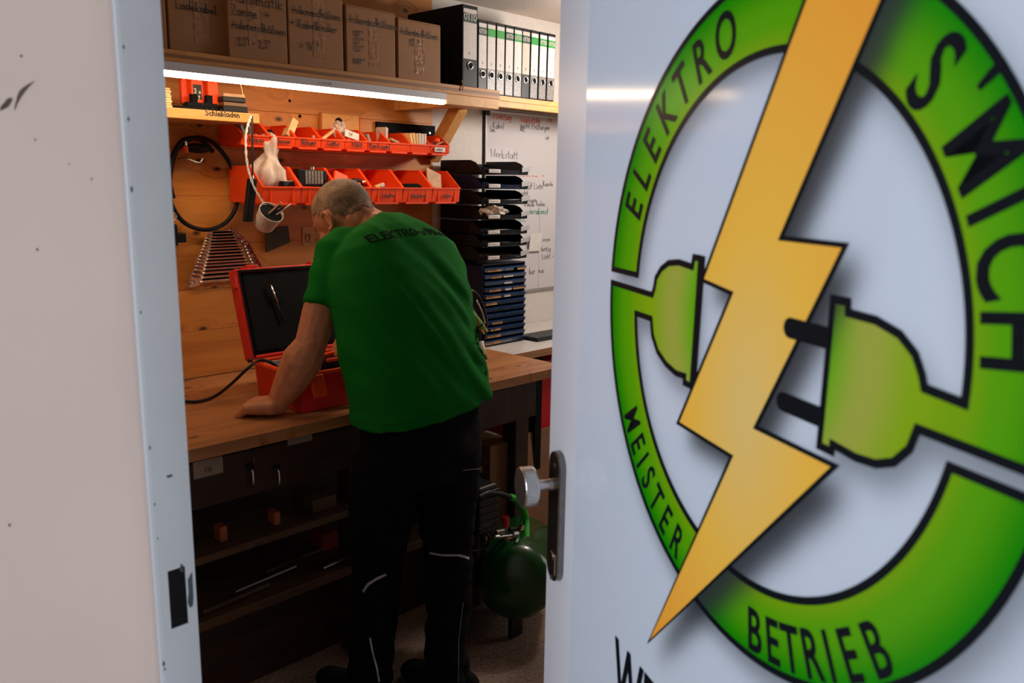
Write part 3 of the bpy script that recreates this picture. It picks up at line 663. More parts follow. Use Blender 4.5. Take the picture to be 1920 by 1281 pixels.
note([('Feierabend', 984, 402, .030), ('GEZ', 970, 415, .032)], M_inkgreen, .003)
g_ = MB(); 
for x in (1012,): 
    p = PY(x, 390, yb); g_.box((p.x, yb-.0002, wb1.z+.012), (p.x+.0015, yb+.001, p.z))
g_.build('ruled_line', M_alu, t)
p = PY(1008, 222, yb); MB().cyl(p, p-Y_*.006, .004, 12).build('magnet', M_yellow, t)
pp = PY(989, 438, yb); q = PY(1010, 470, yb)
pg = MB(); pg.obox((pp.x, yb-.012, q.z), (q.x-pp.x, 0, 0), (0, .0008, 0), (0, -.008, pp.z-q.z))
one(pg, 'paper_note', M_white, 'small white paper note hanging on the whiteboard', 'note')
# ------------------------------------------------------------------ black magnet bar and hole block on the panel
a, b_ = PY(703, 228, YP-.001), PY(813, 250, YP-.001)
bar = thing('magnetic_tool_bar', 'flat black tool bar screwed across the end of the pine panel', 'tool holder', (a.x, YP, b_.z))
MB().box((a.x, YP-.012, PY(703, 250, YP).z-.02), (b_.x, YP-.001, a.z)).build('bar', M_blackm, bar, .002)
for x in (a.x+.03, b_.x-.03): MB().cyl((x, YP-.0135, a.z-.03), (x, YP-.012, a.z-.03), .004, 10).build('screw', M_chrome, bar)
a, b_ = PY(597, 207, YP-.001), PY(668, 240, YP-.001)
hb = thing('wooden_holder_block', 'flat pine block with round hole above the upper red bins', 'block', (a.x, YP, b_.z))
MB().box((a.x, YP-.022, b_.z-.02), (b_.x, YP-.001, PY(640, 215, YP).z)).build('block', M_lightwood, hb, .004)
p = PY(635, 229, YP-.023); MB().cyl(p, p+Y_*.004-Y_*.005, .016, 20).build('hole', M_blackm, hb)
MB().box((b_.x, YP-.022, b_.z-.012), (b_.x+.003, YP-.001, PY(640, 218, YP).z)).build('red_end', M_orange, hb)
# ------------------------------------------------------------------ small shelf top left
YQ = 2.45
zq = PY(305, 200, YQ).z; xq = PY(487, 228, YQ).x; zl = PY(487, 232, YQ).z
ss = thing('small_shelf', 'short raw pine shelf with handwriting at the left end', 'shelf', (1.0, YQ, zl))
MB().box((XW+.004, YQ, zl), (xq, YW-.02, zq)).build('shelf_board', M_lightwood, ss, .0025)
write([('Schiebladen', 0, 0, .019)], PY(385, 216, YQ), X_, Z_, M_ink, ss, .0032)
def put(x, y): p = PZ(x, y, zq+.0008); return p
for k, (x, w_, h_, col) in enumerate(((348, .022, .076, M_orange), (357, .022, .079, M_orange), (371, .036, .090, M_caseor), (388, .024, .077, M_orange), (401, .034, .088, M_caseor))):
    Yk = YQ+.045+(.02 if k in (0, 1, 3) else 0)
    c = PY(x, 190, Yk)
    t = thing('carpet_knife', ['red cutter knife standing at the left end of the rack', 'red cutter knife beside the leftmost one', 'orange cutter knife with black printed grip, middle of the rack', 'dark red cutter knife second from the right', 'plain orange cutter knife at the right end of the rack'][k], 'knife', (c.x, Yk, zq), 'cutter knives standing in the black rack')
    zb = zq+.020
    MB().prism([(-w_/2, 0), (w_/2, 0), (w_/2, h_*.9), (w_*.25, h_), (-w_*.25, h_), (-w_/2, h_*.9)], (c.x, Yk, zb), X_, Z_, Y_*.018).build('handle', col, t, .003)
    if k in (2,):
        MB().box((c.x-w_*.36, Yk-.0012, zb+.012), (c.x+w_*.36, Yk, zb+h_*.62)).build('grip_print', M_black, t)
        write([('3 8', -.011, .03, .014), ('6 2', -.011, .012, .012)], (c.x, Yk-.0013, zb), X_, Z_, M_white, t, .0025)
    MB().box((c.x-w_*.2, Yk+.003, zq+.010), (c.x+w_*.2, Yk+.013, zb)).build('blade_cover', M_black, t)
xa, xb = PY(345, 200, YQ+.02).x, PY(409, 205, YQ+.02).x
t = thing('knife_rack', 'low black tray with upright slots holding the cutter knives', 'rack', (xa, YQ+.02, zq))
MB().box((xa-.06, YQ+.022, zq+.001), (xb, YQ+.11, zq+.009)).build('base', M_blackm, t, .002)
MB().box((xa+.01, YQ+.022, zq+.009), (xb, YQ+.040, zq+.022)).build('front_wall', M_blackm, t, .002)
for x in (362, 366, 390, 394): 
    c = PY(x, 190, YQ+.03).x; MB().box((c-.006, YQ+.024, zq+.01), (c+.006, YQ+.042, zq+.046)).build('slot_post', M_blackm, t, .002)
for k, (x, h0, h1, lb) in enumerate(((312, 0, .028, 'lower small yellow wooden block at the shelf end by the door frame'), (311, .0285, .056, 'upper small yellow wooden block stacked by the door frame'))):
    c = PY(x+1, 195, YQ+.03); mb = MB(); n = 4
    for i in range(n): mb.box((c.x-.012-.003*(i % 2), YQ+.02, zq+h0+(h1-h0)*i/n+.0008), (c.x+.012-.003*(i % 2), YQ+.045, zq+h0+(h1-h0)*(i+1)/n))
    one(mb, 'wooden_block', M_yellow, lb, 'block', 'small blocks at the shelf end', .0008)
xa, xb = PY(416, 190, YQ+.02).x, PY(462, 190, YQ+.02).x
for k, (o, h0, h1, lb) in enumerate(((0, 0, .030, 'lower black flat case with brown lid on the small shelf'), (-.006, .0305, .056, 'upper black flat case with tan lid on the small shelf'))):
    t = thing('flat_case', lb, 'case', (xa, YQ+.02, zq+h0), 'flat cases on the small shelf')
    MB().box((xa, YQ+.012, zq+h0+.0008), (xb+o, YQ+.11, zq+h0+(h1-h0)*.6)).build('body', M_black, t, .002)
    MB().box((xa+.002, YQ+.013, zq+h0+(h1-h0)*.6), (xb+o-.001, YQ+.109, zq+h1)).build('lid', M_tan if k else plain('brown_lid', (.14, .07, .035), .5), t, .002)
# string, braided cable, strap, cup, black tool
st_ = MB(); st_.tube([(PY(451, 150, 2.40).x, 2.42, ZS-.033), PY(453, 165, 2.42), PY(456, 181, 2.42)], .0012, 6)
one(st_, 'hanging_string', M_yellow, 'thin pale string hanging from the lamp shelf', 'string')
bc = [PY(x, y, 2.43-.0012*(y-215)*.3) for x, y in ((472, 216), (467, 228), (462, 248), (461, 275), (464, 310), (474, 345), (487, 370), (497, 384))]
bc = smooth_curve(bc, 6); mb = MB()
for k in (0, 1):
    q = [p+V((math.cos(i*1.1+k*PI), 0, math.sin(i*1.1+k*PI)))*.0022 for i, p in enumerate(bc)]
    mb.tube(q, .0023, 6)
one(mb, 'braided_cord', plain('silver_braid', (.60, .56, .52), .4, var=.35, scale=200), 'silver braided cord curving from the small shelf into the cup', 'cord')
mb = MB(); p0, p1 = PY(473, 214, 2.44), PY(474, 336, 2.40); mb.obox(p0-X_*.003, X_*.006, Y_*.0015, p1-p0)
one(mb, 'hanging_strap', M_black, 'thin black strap hanging straight down from the small shelf', 'strap')
t = thing('measuring_tool', 'long black tool hanging on the strap beside the white cup', 'tool', PY(470, 370, 2.40))
c0, c1 = PY(476, 335, 2.39), PY(467, 416, 2.37)
d = (c1-c0); sd = V((.98, -.2, 0)).normalized()
MB().obox(c0-sd*.013, sd*.026, Y_*.018, d).build('body', M_black, t, .003)
MB().obox(c0-sd*.008-Y_*.001, sd*.004, Y_*.002, d*.95).build('grip_ridge', M_blackm, t)
MB().cyl(c0+Y_*.008, c0+Y_*.008+Z_*.01, .004, 10).build('eyelet', M_chrome, t)
cb, ctp = PY(493, 424, 2.39), PY(503, 388, 2.36)
ax = (ctp-cb).normalized()+V((.0, -.55, 0)); ax.normalize()
t = thing('hanging_cup', 'tilted white cup hanging on the pine wall, black inside', 'cup', cb)
cu = MB(); cu.lathe(cb, ax, [(.0, 0), (.028, .0), (.032, .006), (.039, .068), (.0375, .068), (.0305, .008), (0, .006)], 28); cu.build('cup_body', plain('white_cup', (.66, .58, .52), .4), t, smooth=False)
cu = MB(); cu.lathe(cb, ax, [(.0, .058), (.0362, .058), (.0362, .060), (0, .061)], 24); cu.build('dark_filling', M_blackm, t)
for k in range(5):
    a = k*1.3+.4; o = cb+ax*.04+V((math.cos(a), math.sin(a)*.5, 0))*.014; tip = o+ax*(.040+.012*(k % 3))+V((.018, -.004, .004))*(1+.3*k)
    t2 = one(MB().tube([o, (o+tip)/2, tip], .0028, 7), 'small_bit', [M_label, M_black, M_tan, M_black, M_steel][k], ['brown stub leaning out of the hanging cup', 'short black bit standing in the hanging cup', 'tan bit at the back of the hanging cup', 'dark bit leaning right out of the hanging cup', 'steel bit standing in the hanging cup'][k], 'bit', 'bits standing in the hanging cup')
# ------------------------------------------------------------------ red storage bins
def bin_mesh(w_, d_, h_, lip, slope):
    """local: x 0..w, y 0 (front) .. d (back), z 0..h"""
    mb = MB(); tk = .0024; e = .004
    mb.box((e, .006, 0), (w_-e, d_, tk))
    # front wall leaning outwards
    mb.prism([(0, lip), (-tk, lip+.002), (.006, 0), (.006+tk, 0)], (e*.4, 0, 0), Y_, Z_, X_*(w_-e*.8))
    mb.box((e, d_-tk, 0), (w_-e, d_, h_))
    for x in (0, w_-tk):
        mb.prism([(.006, 0), (d_, 0), (d_, h_), (slope, h_), (0, lip)], (x, 0, 0), Y_, Z_, X_*tk)
    # rims
    for x in (-.0005, w_-.0045):
        mb.prism([(slope, h_), (slope, h_-.004), (.002, lip-.004), (-.003, lip+.002)], (x, 0, 0), Y_, Z_, X_*.005)
        mb.box((x, slope, h_-.003), (x+.005, d_, h_+.001))
    mb.box((0, -.004, lip-.003), (w_, .001, lip+.0025))
    mb.box((0, d_-.006, h_-.004), (w_, d_+.001, h_+.001))
    mb.box((w_*.12, .004, -.006), (w_*.88, d_*.8, 0))
    return mb
def bin_(x0, x1, yf, d_, z0_, h_, lip, slope, label, group, text, tsz, ribs=False):
    w_ = x1-x0-.0016
    t = thing('storage_bin', label, 'bin', (0, 0, 0), group)
    bin_mesh(w_, d_, h_, lip, slope).build('tub', M_orange, t, .0008)
    if ribs:
        for fx in (.2, .78): MB().box((w_*fx, -.0022, .004), (w_*fx+.0025, .004, lip-.004)).build('rib', M_caseor, t)
    if text: write([(text, max(.004, (w_-text_width(text, tsz))/2), 0, tsz)], (0, -.0032, lip*.36), X_, Z_, M_ink, t, .0030)
    t.location = (x0+.0008, yf, z0_); return t
YU = 2.51; xs = [453, 505.5, 555, 602, 648, 691, 732, 770, 807.5, 843]
zu = PY(453, 253, YU).z-.030
names = ['Nespas', 'Messer', 'Klingen', 'Cutter', 'M-Bit', 'Rund Nagel', '', '', 'winkel']
X0u = PY(453, 262, YU).x; X1u = PY(843, 282, YU).x; pu = (X1u-X0u)/9
UB = []
for i in range(9):
    UB.append((X0u+pu*i, bin_(X0u+pu*i, X0u+pu*(i+1), YU, .155, zu, .072, .030, .055, '%s small orange-red bin from the left in the upper row' % ordn[i], 'small bins in the upper row', names[i] if i < 8 else '', .0165)))
p = UB[8][0]; lbm = write([('winkel', .004, .002, .012)], (p+.02, YU-.0035, zu+.008), X_, Z_, M_ink, UB[8][1], .0014) if False else None
t8 = UB[8][1]; MB().box((p+.018, YU-.0042, zu+.007), (p+.072, YU-.0026, zu+.024)).build('paper_label', M_white, t8)
write([('winkel', .004, .004, .012)], (p+.018, YU-.0043, zu+.007), X_, Z_, M_ink, t8, .0014)
YL = 2.44
X0l = PY(492, 366, YL).x; X1l = PY(863, 368, YL).x; plw = (X1l-X0l)/6
zl0 = PY(620, 381, YL).z; LBN = ['', 'Dübel', 'Schraube', 'Schalter', 'Steckdose', 'Folien']
LB = []
for i in range(6):
    x = X0l+plw*i
    LB.append(x)
    bin_(x, x+plw, YL, .215, zl0, .118, .052, .075, '%s large orange-red bin from the left in the lower row' % ordn[i], 'large bins in the lower row', LBN[i], .015, True)
rail = thing('bin_rail', 'dark hanging rail behind the upper bins', 'rail', (X0u, YP, zu))
MB().box((X0u+.01, YP-.006, zu+.045), (X1u+.02, YP-.0015, zu+.070)).build('strip', M_blackm, rail, .001)
rail = thing('bin_rail', 'dark hanging rail behind the lower bins', 'rail', (X0l, YP, zl0))
MB().box((X0l+.01, YP-.012, zl0+.085), (X1l-.02, YP-.0015, zl0+.114)).build('strip', M_blackm, rail, .001)
# contents of the bins
def ubx(i, f=.5): return X0u+pu*(i+f)
c = V((ubx(0, .38), YU+.055, zu+.052))
t = thing('tape_roll', 'grey roll leaning in the first upper bin', 'roll', c); mb = MB(); mb.lathe(c, (.5, -.8, .25), [(.020, -.012), (.034, -.012), (.034, .012), (.020, .012), (.020, -.012)], 26); mb.build('roll_body', M_specks, t)
mb = MB()
for k in range(7): a = V((ubx(0, .45+.06*k), YU+.03, zu+.026+.003*(k % 2))); mb.tube([a, a+V((.012, .035, .010))], .0022, 6)
one(mb, 'plastic_strips', M_white, 'white plastic strips in the first upper bin', 'strips', kind='stuff')
c = V((ubx(1, .28), YU+.05, zu+.036)); t = thing('pipe_stopper', 'dark round cap lying in the second upper bin', 'cap', c)
MB().lathe(c, (.2, -.8, .5), [(0, 0), (.015, 0), (.016, .004), (.016, .012), (.010, .016), (0, .017)], 20).build('cap_body', M_black, t, smooth=False); MB().lathe(c, (.2, -.8, .5), [(.0166, .006), (.0172, .008), (.0166, .010)], 20).build('cap_rim', M_chrome, t)
def tblock(c, s, rz, ry, rx, name, mat, label, cat, bev=.0015, extra=None):
    M = Matrix.Rotation(rz, 3, 'Z') @ Matrix.Rotation(ry, 3, 'Y') @ Matrix.Rotation(rx, 3, 'X')
    mb = MB(); mb.box(V(c)-V(s)/2, V(c)+V(s)/2, M, c)
    return one(mb, name, mat, label, cat, bevel=bev)
tblock((ubx(2, .10), YU+.05, zu+.062), (.026, .03, .070), 0, .55, -.2, 'wooden_piece', M_yellow, 'pale wooden piece sticking up out of the third upper bin', 'block')
tblock((ubx(3, .55), YU+.05, zu+.044), (.080, .011, .011), .1, -.55, 0, 'wooden_dowel', M_yellow, 'pale dowel leaning in the fourth upper bin', 'dowel', .004)
one(MB().sph((ubx(3, .06), YU+.04, zu+.038), .012, (1.2, 1, .8)), 'plastic_stopper', M_white, 'small pale cap in the fourth upper bin', 'cap', smooth=True)
def crumple(c, s, mat, name, label, cat, seed=1, sub=3, amp=.28, squash=None):
    mb = MB(); mb.sph(c, 1, s, sub)
    for v in mb.last:
        d = v.co-V(c); n = noise.noise(d*(2.2/max(s))+V((seed*3.1, 0, 0)))+.6*noise.noise(d*(6/max(s))+V((0, seed, 0)))
        v.co = V(c)+d*(1+amp*n*1.6)
    return one(mb, name, mat, label, cat, smooth=False)
crumple((ubx(4, .2), YU+.06, zu+.070), (.030, .02, .030), M_bag, 'plastic_bag', 'crumpled clear bag standing up in the fifth upper bin', 'bag', 2)
t = tblock((ubx(4, .5), YU+.028, zu+.052), (.066, .004, .026), .1, .2, -.2, 'paper_tag', M_white, 'white tag with a handwritten mark in the fifth upper bin', 'tag', .0005)
write([('w', 0, 0, .02)], (ubx(4, .36), YU+.024, zu+.048), X_, Z_, M_ink, t, .003)
one(MB().sph((ubx(4, .3), YU+.02, zu+.032), .008), 'copper_plug', M_caseor, 'small orange plug in the fifth upper bin', 'plug', smooth=True)
tblock((ubx(5, .18), YU+.05, zu+.045), (.014, .05, .03), .3, -.6, 0, 'grey_clip', M_specks, 'grey clip in the sixth upper bin', 'clip')
for k, (f, h_) in enumerate(((.02, .062), (.10, .07), (.2, .066))):
    tblock((ubx(6, f), YU+.05+.01*k, zu+.055), (.006, .05, h_), .2, -.12+.12*k, 0, 'plastic_sleeve', M_bag, ['leftmost frosted sleeve upright in the seventh upper bin', 'middle frosted sleeve upright in the seventh upper bin', 'right frosted sleeve upright in the seventh upper bin'][k], 'sleeve')
tblock((ubx(6, .5), YU+.045, zu+.040), (.05, .03, .010), .2, .25, 0, 'wooden_wedge', M_tan, 'tan wedge lying in the seventh upper bin', 'wedge')
for k in range(6):
    tblock((ubx(7, .15+.14*k), YU+.045, zu+.048+.003*(k % 2)), (.008, .06, .046), .15, -.25+.06*k, 0, 'cable_clip', M_yellow if k < 3 else M_white, '%s pale clip from the left in the eighth upper bin' % ordn[k], 'clip')
for k in range(6):
    a = V((ubx(8, .25+.08*k), YU+.05, zu+.028)); b_ = a+V((.04+.006*k, .0, .022+.006*(k % 4)))
    one(MB().tube([a, b_], .0026, 6), 'hex_key', M_steel, '%s slim steel key poking from the ninth upper bin' % ordn[k], 'key', 'steel keys in the ninth upper bin')
a = V((ubx(8, .55), YU+.03, zu+.035))
one(MB().tube(smooth_curve([a, a+V((.04, 0, .012)), a+V((.062, 0, .006)), a+V((.066, 0, -.03))], 5), .0036, 8), 'bent_key', M_tan, 'brown bent key hooked over the last upper bin', 'key', smooth=True)
one(MB().sph((ubx(8, .72), YU+.045, zu+.052), .014, (1.1, .8, .9)), 'rubber_stopper', M_caseor, 'bright red cap in the ninth upper bin', 'cap', smooth=True)
# lower bins
cc = V((LB[0]+.075, YL+.085, zl0+.10))
bagm = MB()
prof = [(.0, -.06), (.045, -.055), (.056, -.025), (.052, .01), (.034, .035), (.014, .055), (.020, .085), (.024, .108), (.010, .118), (0, .119)]
bagm.lathe(cc, Z_, prof, 30)
for v in bagm.bm.verts:
    d = v.co-cc; a = math.atan2(d.y, d.x); k = 1+.22*math.sin(a*5+d.z*20)+.25*noise.noise(d*28)
    v.co = cc+V((d.x*k*(1.0 if d.z < .04 else 1.35), d.y*k*.8, d.z+.01*math.sin(a*3)))+V((.01 if d.z > .05 else 0, 0, 0))
one(bagm, 'plastic_bag', M_bag, 'knotted frosted bag standing in the first lower bin', 'bag', smooth=True)
t = thing('small_black_box', 'small black box with white top in the first lower bin', 'box', (LB[0]+.11, YL+.04, zl0+.05))
M3 = Matrix.Rotation(.15, 3, 'Z'); c = V((LB[0]+.112, YL+.045, zl0+.058))
MB().box(c-V((.022, .018, .014)), c+V((.022, .018, .014)), M3, c).build('body', M_black, t, .002); MB().box(c-V((.018, .014, -.014)), c+V((.018, .014, .0155)), M3, c).build('top_label', M_white, t)
t = thing('terminal_strip', 'black and grey terminal strip in the second lower bin', 'terminal', (LB[1]+.07, YL+.04, zl0+.08))
c = V((LB[1]+.072, YL+.06, zl0+.083)); MB().box(c-V((.055, .02, .028)), c+V((.055, .02, .028)), Matrix.Rotation(.05, 3, 'Y'), c).build('body', M_black, t, .003)
for k in range(6): MB().box(c+V((-.03+k*.012, -.022, -.02)), c+V((-.021+k*.012, -.019, .024))).build('terminal', M_specks, t, .001)
MB().cyl(c+V((.01, 0, .028)), c+V((.01, 0, .038)), .008, 12).build('knob', M_steel, t)
t = tblock((LB[2]+.036, YL+.035, zl0+.078), (.055, .010, .05), .0, .35, -.3, 'small_carton', M_caseor, 'small orange and white carton tilted in the third lower bin', 'box')
t = thing('pliers', 'black and red gripped pliers in the third lower bin', 'pliers', (LB[2]+.1, YL+.04, zl0+.06))
a = V((LB[2]+.075, YL+.03, zl0+.062)); MB().tube(smooth_curve([a, a+V((.02, .01, .014)), a+V((.045, .01, .012)), a+V((.058, .0, .002))], 5), .009, 8).build('handle', M_black, t, smooth=True)
MB().tube([a+V((.01, -.004, 0)), a+V((.035, -.008, .004))], .005, 8).build('grip_inlay', M_orange, t); MB().cyl(a+V((.052, -.002, .008)), a+V((.060, -.01, .012)), .009, 12).build('joint', M_chrome, t)
for k in range(4):
    c = V((LB[3]+.050+.010*k, YL+.04, zl0+.054+.003*k)); tblock(c, (.009, .045, .014), -.5, -.25, 0, 'wooden_peg', M_yellow if k < 2 else M_white, '%s pale peg from the left in the fourth lower bin' % ordn[k], 'peg', .002)
tblock((LB[3]+.075, YL+.035, zl0+.050), (.04, .03, .012), .1, .1, 0, 'dark_clip', M_black, 'dark clip in the fourth lower bin', 'clip')
mb = MB(); mb.prism([(-.05, 0), (.05, 0), (.045, .018), (.03, .024), (-.03, .022)], (LB[4]+.072, YL+.035, zl0+.045), X_, Z_, Y_*.05)
one(mb, 'black_case', M_blackm, 'flat black case lying in the fifth lower bin', 'case', bevel=.002)
t = tblock((LB[5]+.050, YL+.05, zl0+.085), (.075, .006, .075), .0, .35, -.45, 'brown_envelope', M_tan, 'brown paper envelope sticking out of the sixth lower bin', 'envelope', .0008)
# ------------------------------------------------------------------ hose loop with hook
ctr = [(352, 262), (330, 285), (319, 330), (321, 380), (345, 417), (383, 431), (420, 420), (442, 390), (446, 350), (430, 305), (402, 270), (375, 258), (352, 262)]
t = thing('black_hose', 'coiled black hose hanging in a loop on the pine wall', 'hose', PY(360, 260, 2.64))
pts = smooth_curve([PY(x, y, 2.645-.006*(i % 2)) for i, (x, y) in enumerate(ctr)], 8)
MB().tube(pts, .0072, 10, caps=False).build('coil', M_black, t, smooth=True)
pts = smooth_curve([PY(x, y, 2.625) for x, y in ((325, 372), (317, 330), (326, 288), (345, 262), (376, 262), (400, 285))], 8)
MB().tube(pts, .0072, 10).build('coil', M_black, t, smooth=True)
c = PY(370, 278, 2.63); mb = MB(); mb.sph(c, .045, (1.0, .3, .36), 3); mb.build('valve_body', M_black, t, smooth=True)
c = PY(349, 280, 2.60); MB().cyl(c-Z_*.012, c+Z_*.010, .0065, 12).build('orange_fitting', M_caseor, t); MB().cyl(c+Z_*.012, c+Z_*.024, .0035, 10).build('tip', M_chrome, t)
hk = MB(); a = PY(343, 298, 2.64); hk.tube(smooth_curve([a+Y_*.03, a-Y_*.03, a+V((.03, -.045, -.012)), a+V((.045, -.045, .004))], 6), .004, 8)
one(hk, 'wall_hook', M_steel, 'bent steel hook holding the black hose', 'hook', smooth=True)
t = thing('spring_clamp', 'steel ring and dark clamp hanging by the door frame', 'clamp', PY(325, 405, 2.64))
c = PY(323, 407, 2.62); n = 16
MB().tube([c+V((math.cos(2*PI*k/n)*.013, 0, math.sin(2*PI*k/n)*.013)) for k in range(n+1)], .003, 8, caps=False).build('ring', M_chrome, t, smooth=True)
a, b_ = PY(318, 420, 2.63), PY(331, 460, 2.63); MB().box((a.x-.03, 2.60, b_.z), (b_.x-.006, 2.66, a.z)).build('body', M_black, t, .003)
a, b_ = PY(325, 437, 2.62), PY(345, 454, 2.62); MB().box((a.x, 2.60, b_.z), (b_.x, 2.64, a.z)).build('jaw', M_black, t, .003)
# ------------------------------------------------------------------ spanners
rows = [(433.5, 393, 435), (439, 391.5, 441), (445, 390, 446), (450.5, 388.5, 451.5), (456.5, 386.5, 456), (462, 385, 461), (467.5, 383.5, 463), (473.5, 381, 466), (480, 379, 468), (486.5, 377, 471), (493, 374, 474), (499, 372, 477), (506, 370, 480), (513, 368, 482), (521.5, 364.5, 484), (529.5, 362, 486)]
for i, (y, xl_, xr_) in enumerate(rows):
    Yw = 2.655; s_ = .0042+.00042*i
    a, b_ = PY(xl_, y, Yw), PY(xr_, y-(xr_-xl_)*.02-1, Yw)
    b_.z = a.z+.0005
    wv = 'fifteenth' if i == 14 else ordn[i] if i < 15 else 'lowest'
    t = thing('spanner', ('%s steel spanner from the top of the wall set' % wv) if i < 15 else 'lowest and longest steel spanner of the wall set', 'spanner', a, 'set of steel spanners on the pine wall')
    MB().tube([a+X_*s_*2, a+X_*s_*3.2, b_-X_*s_*3, b_-X_*s_*1.2], [s_*.9, s_*.42, s_*.40, s_*.8], 6).build('shaft', M_chrome, t)
    hd = MB(); hd.prism([(-.3*s_, -.5*s_), (-2.2*s_, -1.6*s_), (-1.2*s_, -2.1*s_), (1.4*s_, -1.6*s_), (2.6*s_, 0), (1.4*s_, 1.6*s_), (-1.2*s_, 2.1*s_), (-2.2*s_, 1.6*s_), (-.3*s_, .5*s_)], a+V((s_*.6, -s_*.6, 0)), X_, V((0, -.55, .83)), V((0, .83, .55))*s_*1.3); hd.build('open_jaw', M_chrome, t, .0006)
    MB().lathe(b_-V((0, s_*.5, 0)), (0, -.8, .6), [(s_*.8, 0), (s_*1.5, 0), (s_*1.5, s_*1.1), (s_*.8, s_*1.1), (s_*.8, 0)], 14).build('ring_end', M_chrome, t)
mb = MB(); P = [PY(x, y, YP-.002) for x, y in ((396, 432), (432, 431), (470, 517), (372, 527))]  # thin black quad filling the area between the spanners
A_ = [mb.bm.verts.new(p) for p in P]; B_ = [mb.bm.verts.new(p-Y_*.004) for p in P]; mb.bm.faces.new(A_); mb.bm.faces.new(B_[::-1])
for i in range(4): mb.bm.faces.new((A_[i], B_[i], B_[(i+1) % 4], A_[(i+1) % 4]))
one(mb, 'spanner_black_quad', M_blackm, 'flat black quadrilateral behind the spanner set on the wall', 'rack')
# grey pouch and card on the wall
mb = MB(); q = [(499, 430), (541, 424), (545, 455), (500, 474)]; P = [PY(x, y, 2.655) for x, y in q]
A_ = [mb.bm.verts.new(p) for p in P]; B_ = [mb.bm.verts.new(p+Y_*.012) for p in P]; mb.bm.faces.new(A_); mb.bm.faces.new(B_[::-1])
for i in range(4): mb.bm.faces.new((A_[i], B_[i], B_[(i+1) % 4], A_[(i+1) % 4]))
one(mb, 'grey_pouch', plain('smoky_plastic', (.06, .05, .035), .25, var=.2), 'small smoky pouch pinned to the pine wall under the cup', 'pouch', bevel=.003)
t = thing('warning_card', 'small brown card with dark marks on the wall behind the head', 'card', PY(576, 443, YP-.003))
a, b_ = PY(567, 426, YP-.003), PY(590, 460, YP-.003); MB().box((a.x, YP-.004, b_.z), (b_.x, YP-.0015, a.z)).build('card', M_label, t)
write([('!2', .008, .012, .03)], (a.x, YP-.0042, b_.z), X_, Z_, M_ink, t, .004)
# ================================================================== WORKBENCH AND DESK
ZB, YBF, XBR = .88, 1.952, 2.325
wbn = thing('workbench', 'heavy wooden workbench running along the pine wall, the man leans on it', 'workbench', (1.4, YBF, 0))
M_btop2 = wood('bench_front_edge', (.42, .20, .075), (.24, .10, .035), knots=False, grain=40)
yy_ = [YBF, 2.11, 2.33, 2.51, YW-.02]
for i in range(4): MB().box((XW+.004, yy_[i]+.0004, ZB-.034), (XBR, yy_[i+1]-.0004, ZB)).build('top_plank', M_bench, wbn, .0015)
ZA = .702
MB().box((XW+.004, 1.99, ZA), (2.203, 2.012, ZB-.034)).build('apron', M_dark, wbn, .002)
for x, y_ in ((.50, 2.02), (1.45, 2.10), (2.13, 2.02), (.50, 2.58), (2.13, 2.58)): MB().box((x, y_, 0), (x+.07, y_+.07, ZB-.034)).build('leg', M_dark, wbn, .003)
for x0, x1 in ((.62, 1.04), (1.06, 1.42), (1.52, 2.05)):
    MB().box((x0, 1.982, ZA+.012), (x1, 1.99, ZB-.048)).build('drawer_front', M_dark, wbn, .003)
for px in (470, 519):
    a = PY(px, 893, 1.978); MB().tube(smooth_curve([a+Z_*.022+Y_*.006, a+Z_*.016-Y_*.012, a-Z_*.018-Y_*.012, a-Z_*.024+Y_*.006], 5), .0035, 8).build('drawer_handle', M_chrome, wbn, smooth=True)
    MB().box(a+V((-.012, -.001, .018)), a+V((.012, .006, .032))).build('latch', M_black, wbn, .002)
a, b_ = PY(362, 868, 1.98), PY(419, 886, 1.98); M_lbd = plain('drab_label', (.30, .22, .17), .7, var=.1)  # label paper in a duller brownish tone
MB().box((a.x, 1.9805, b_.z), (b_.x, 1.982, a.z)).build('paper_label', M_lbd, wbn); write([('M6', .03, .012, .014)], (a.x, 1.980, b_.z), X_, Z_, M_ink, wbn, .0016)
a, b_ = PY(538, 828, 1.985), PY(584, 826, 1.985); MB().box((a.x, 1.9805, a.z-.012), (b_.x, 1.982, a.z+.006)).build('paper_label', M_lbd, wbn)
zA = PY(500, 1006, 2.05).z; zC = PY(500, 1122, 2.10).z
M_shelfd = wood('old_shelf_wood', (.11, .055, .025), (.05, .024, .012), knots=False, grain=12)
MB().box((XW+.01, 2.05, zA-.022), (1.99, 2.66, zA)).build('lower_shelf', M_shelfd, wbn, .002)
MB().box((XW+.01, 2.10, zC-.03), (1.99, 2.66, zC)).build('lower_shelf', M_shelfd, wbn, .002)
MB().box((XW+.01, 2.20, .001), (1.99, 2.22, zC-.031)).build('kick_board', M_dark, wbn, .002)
def onshelf(x, y, Y, z0, w_, d_, h_, name, mat, label, cat):
    c = PY(x, y, Y); return one(MB().box((c.x-w_/2, Y, z0+.0008), (c.x+w_/2, Y+d_, z0+h_)), name, mat, label, cat, bevel=.002)
M_dkorange = plain('dull_orange', (.40, .10, .03), .6)
onshelf(420, 1003, 2.10, zA, .022, .04, .045, 'orange_block', M_dkorange, 'small dull orange block on the shelf under the bench, left one', 'block')
onshelf(520, 974, 2.10, zA, .020, .04, .040, 'orange_block', M_dkorange, 'small dull orange block on the shelf under the bench, right one', 'block')
onshelf(609, 949, 2.10, zA, .085, .12, .040, 'timber_offcut', M_shelfd, 'short timber offcut on the shelf under the bench', 'wood')
onshelf(620, 1032, 2.25, zC, .06, .08, .06, 'red_can', plain('dull_red', (.25, .02, .015), .5), 'dull red tin on the lowest shelf behind the trouser leg', 'tin')
random.seed(3)
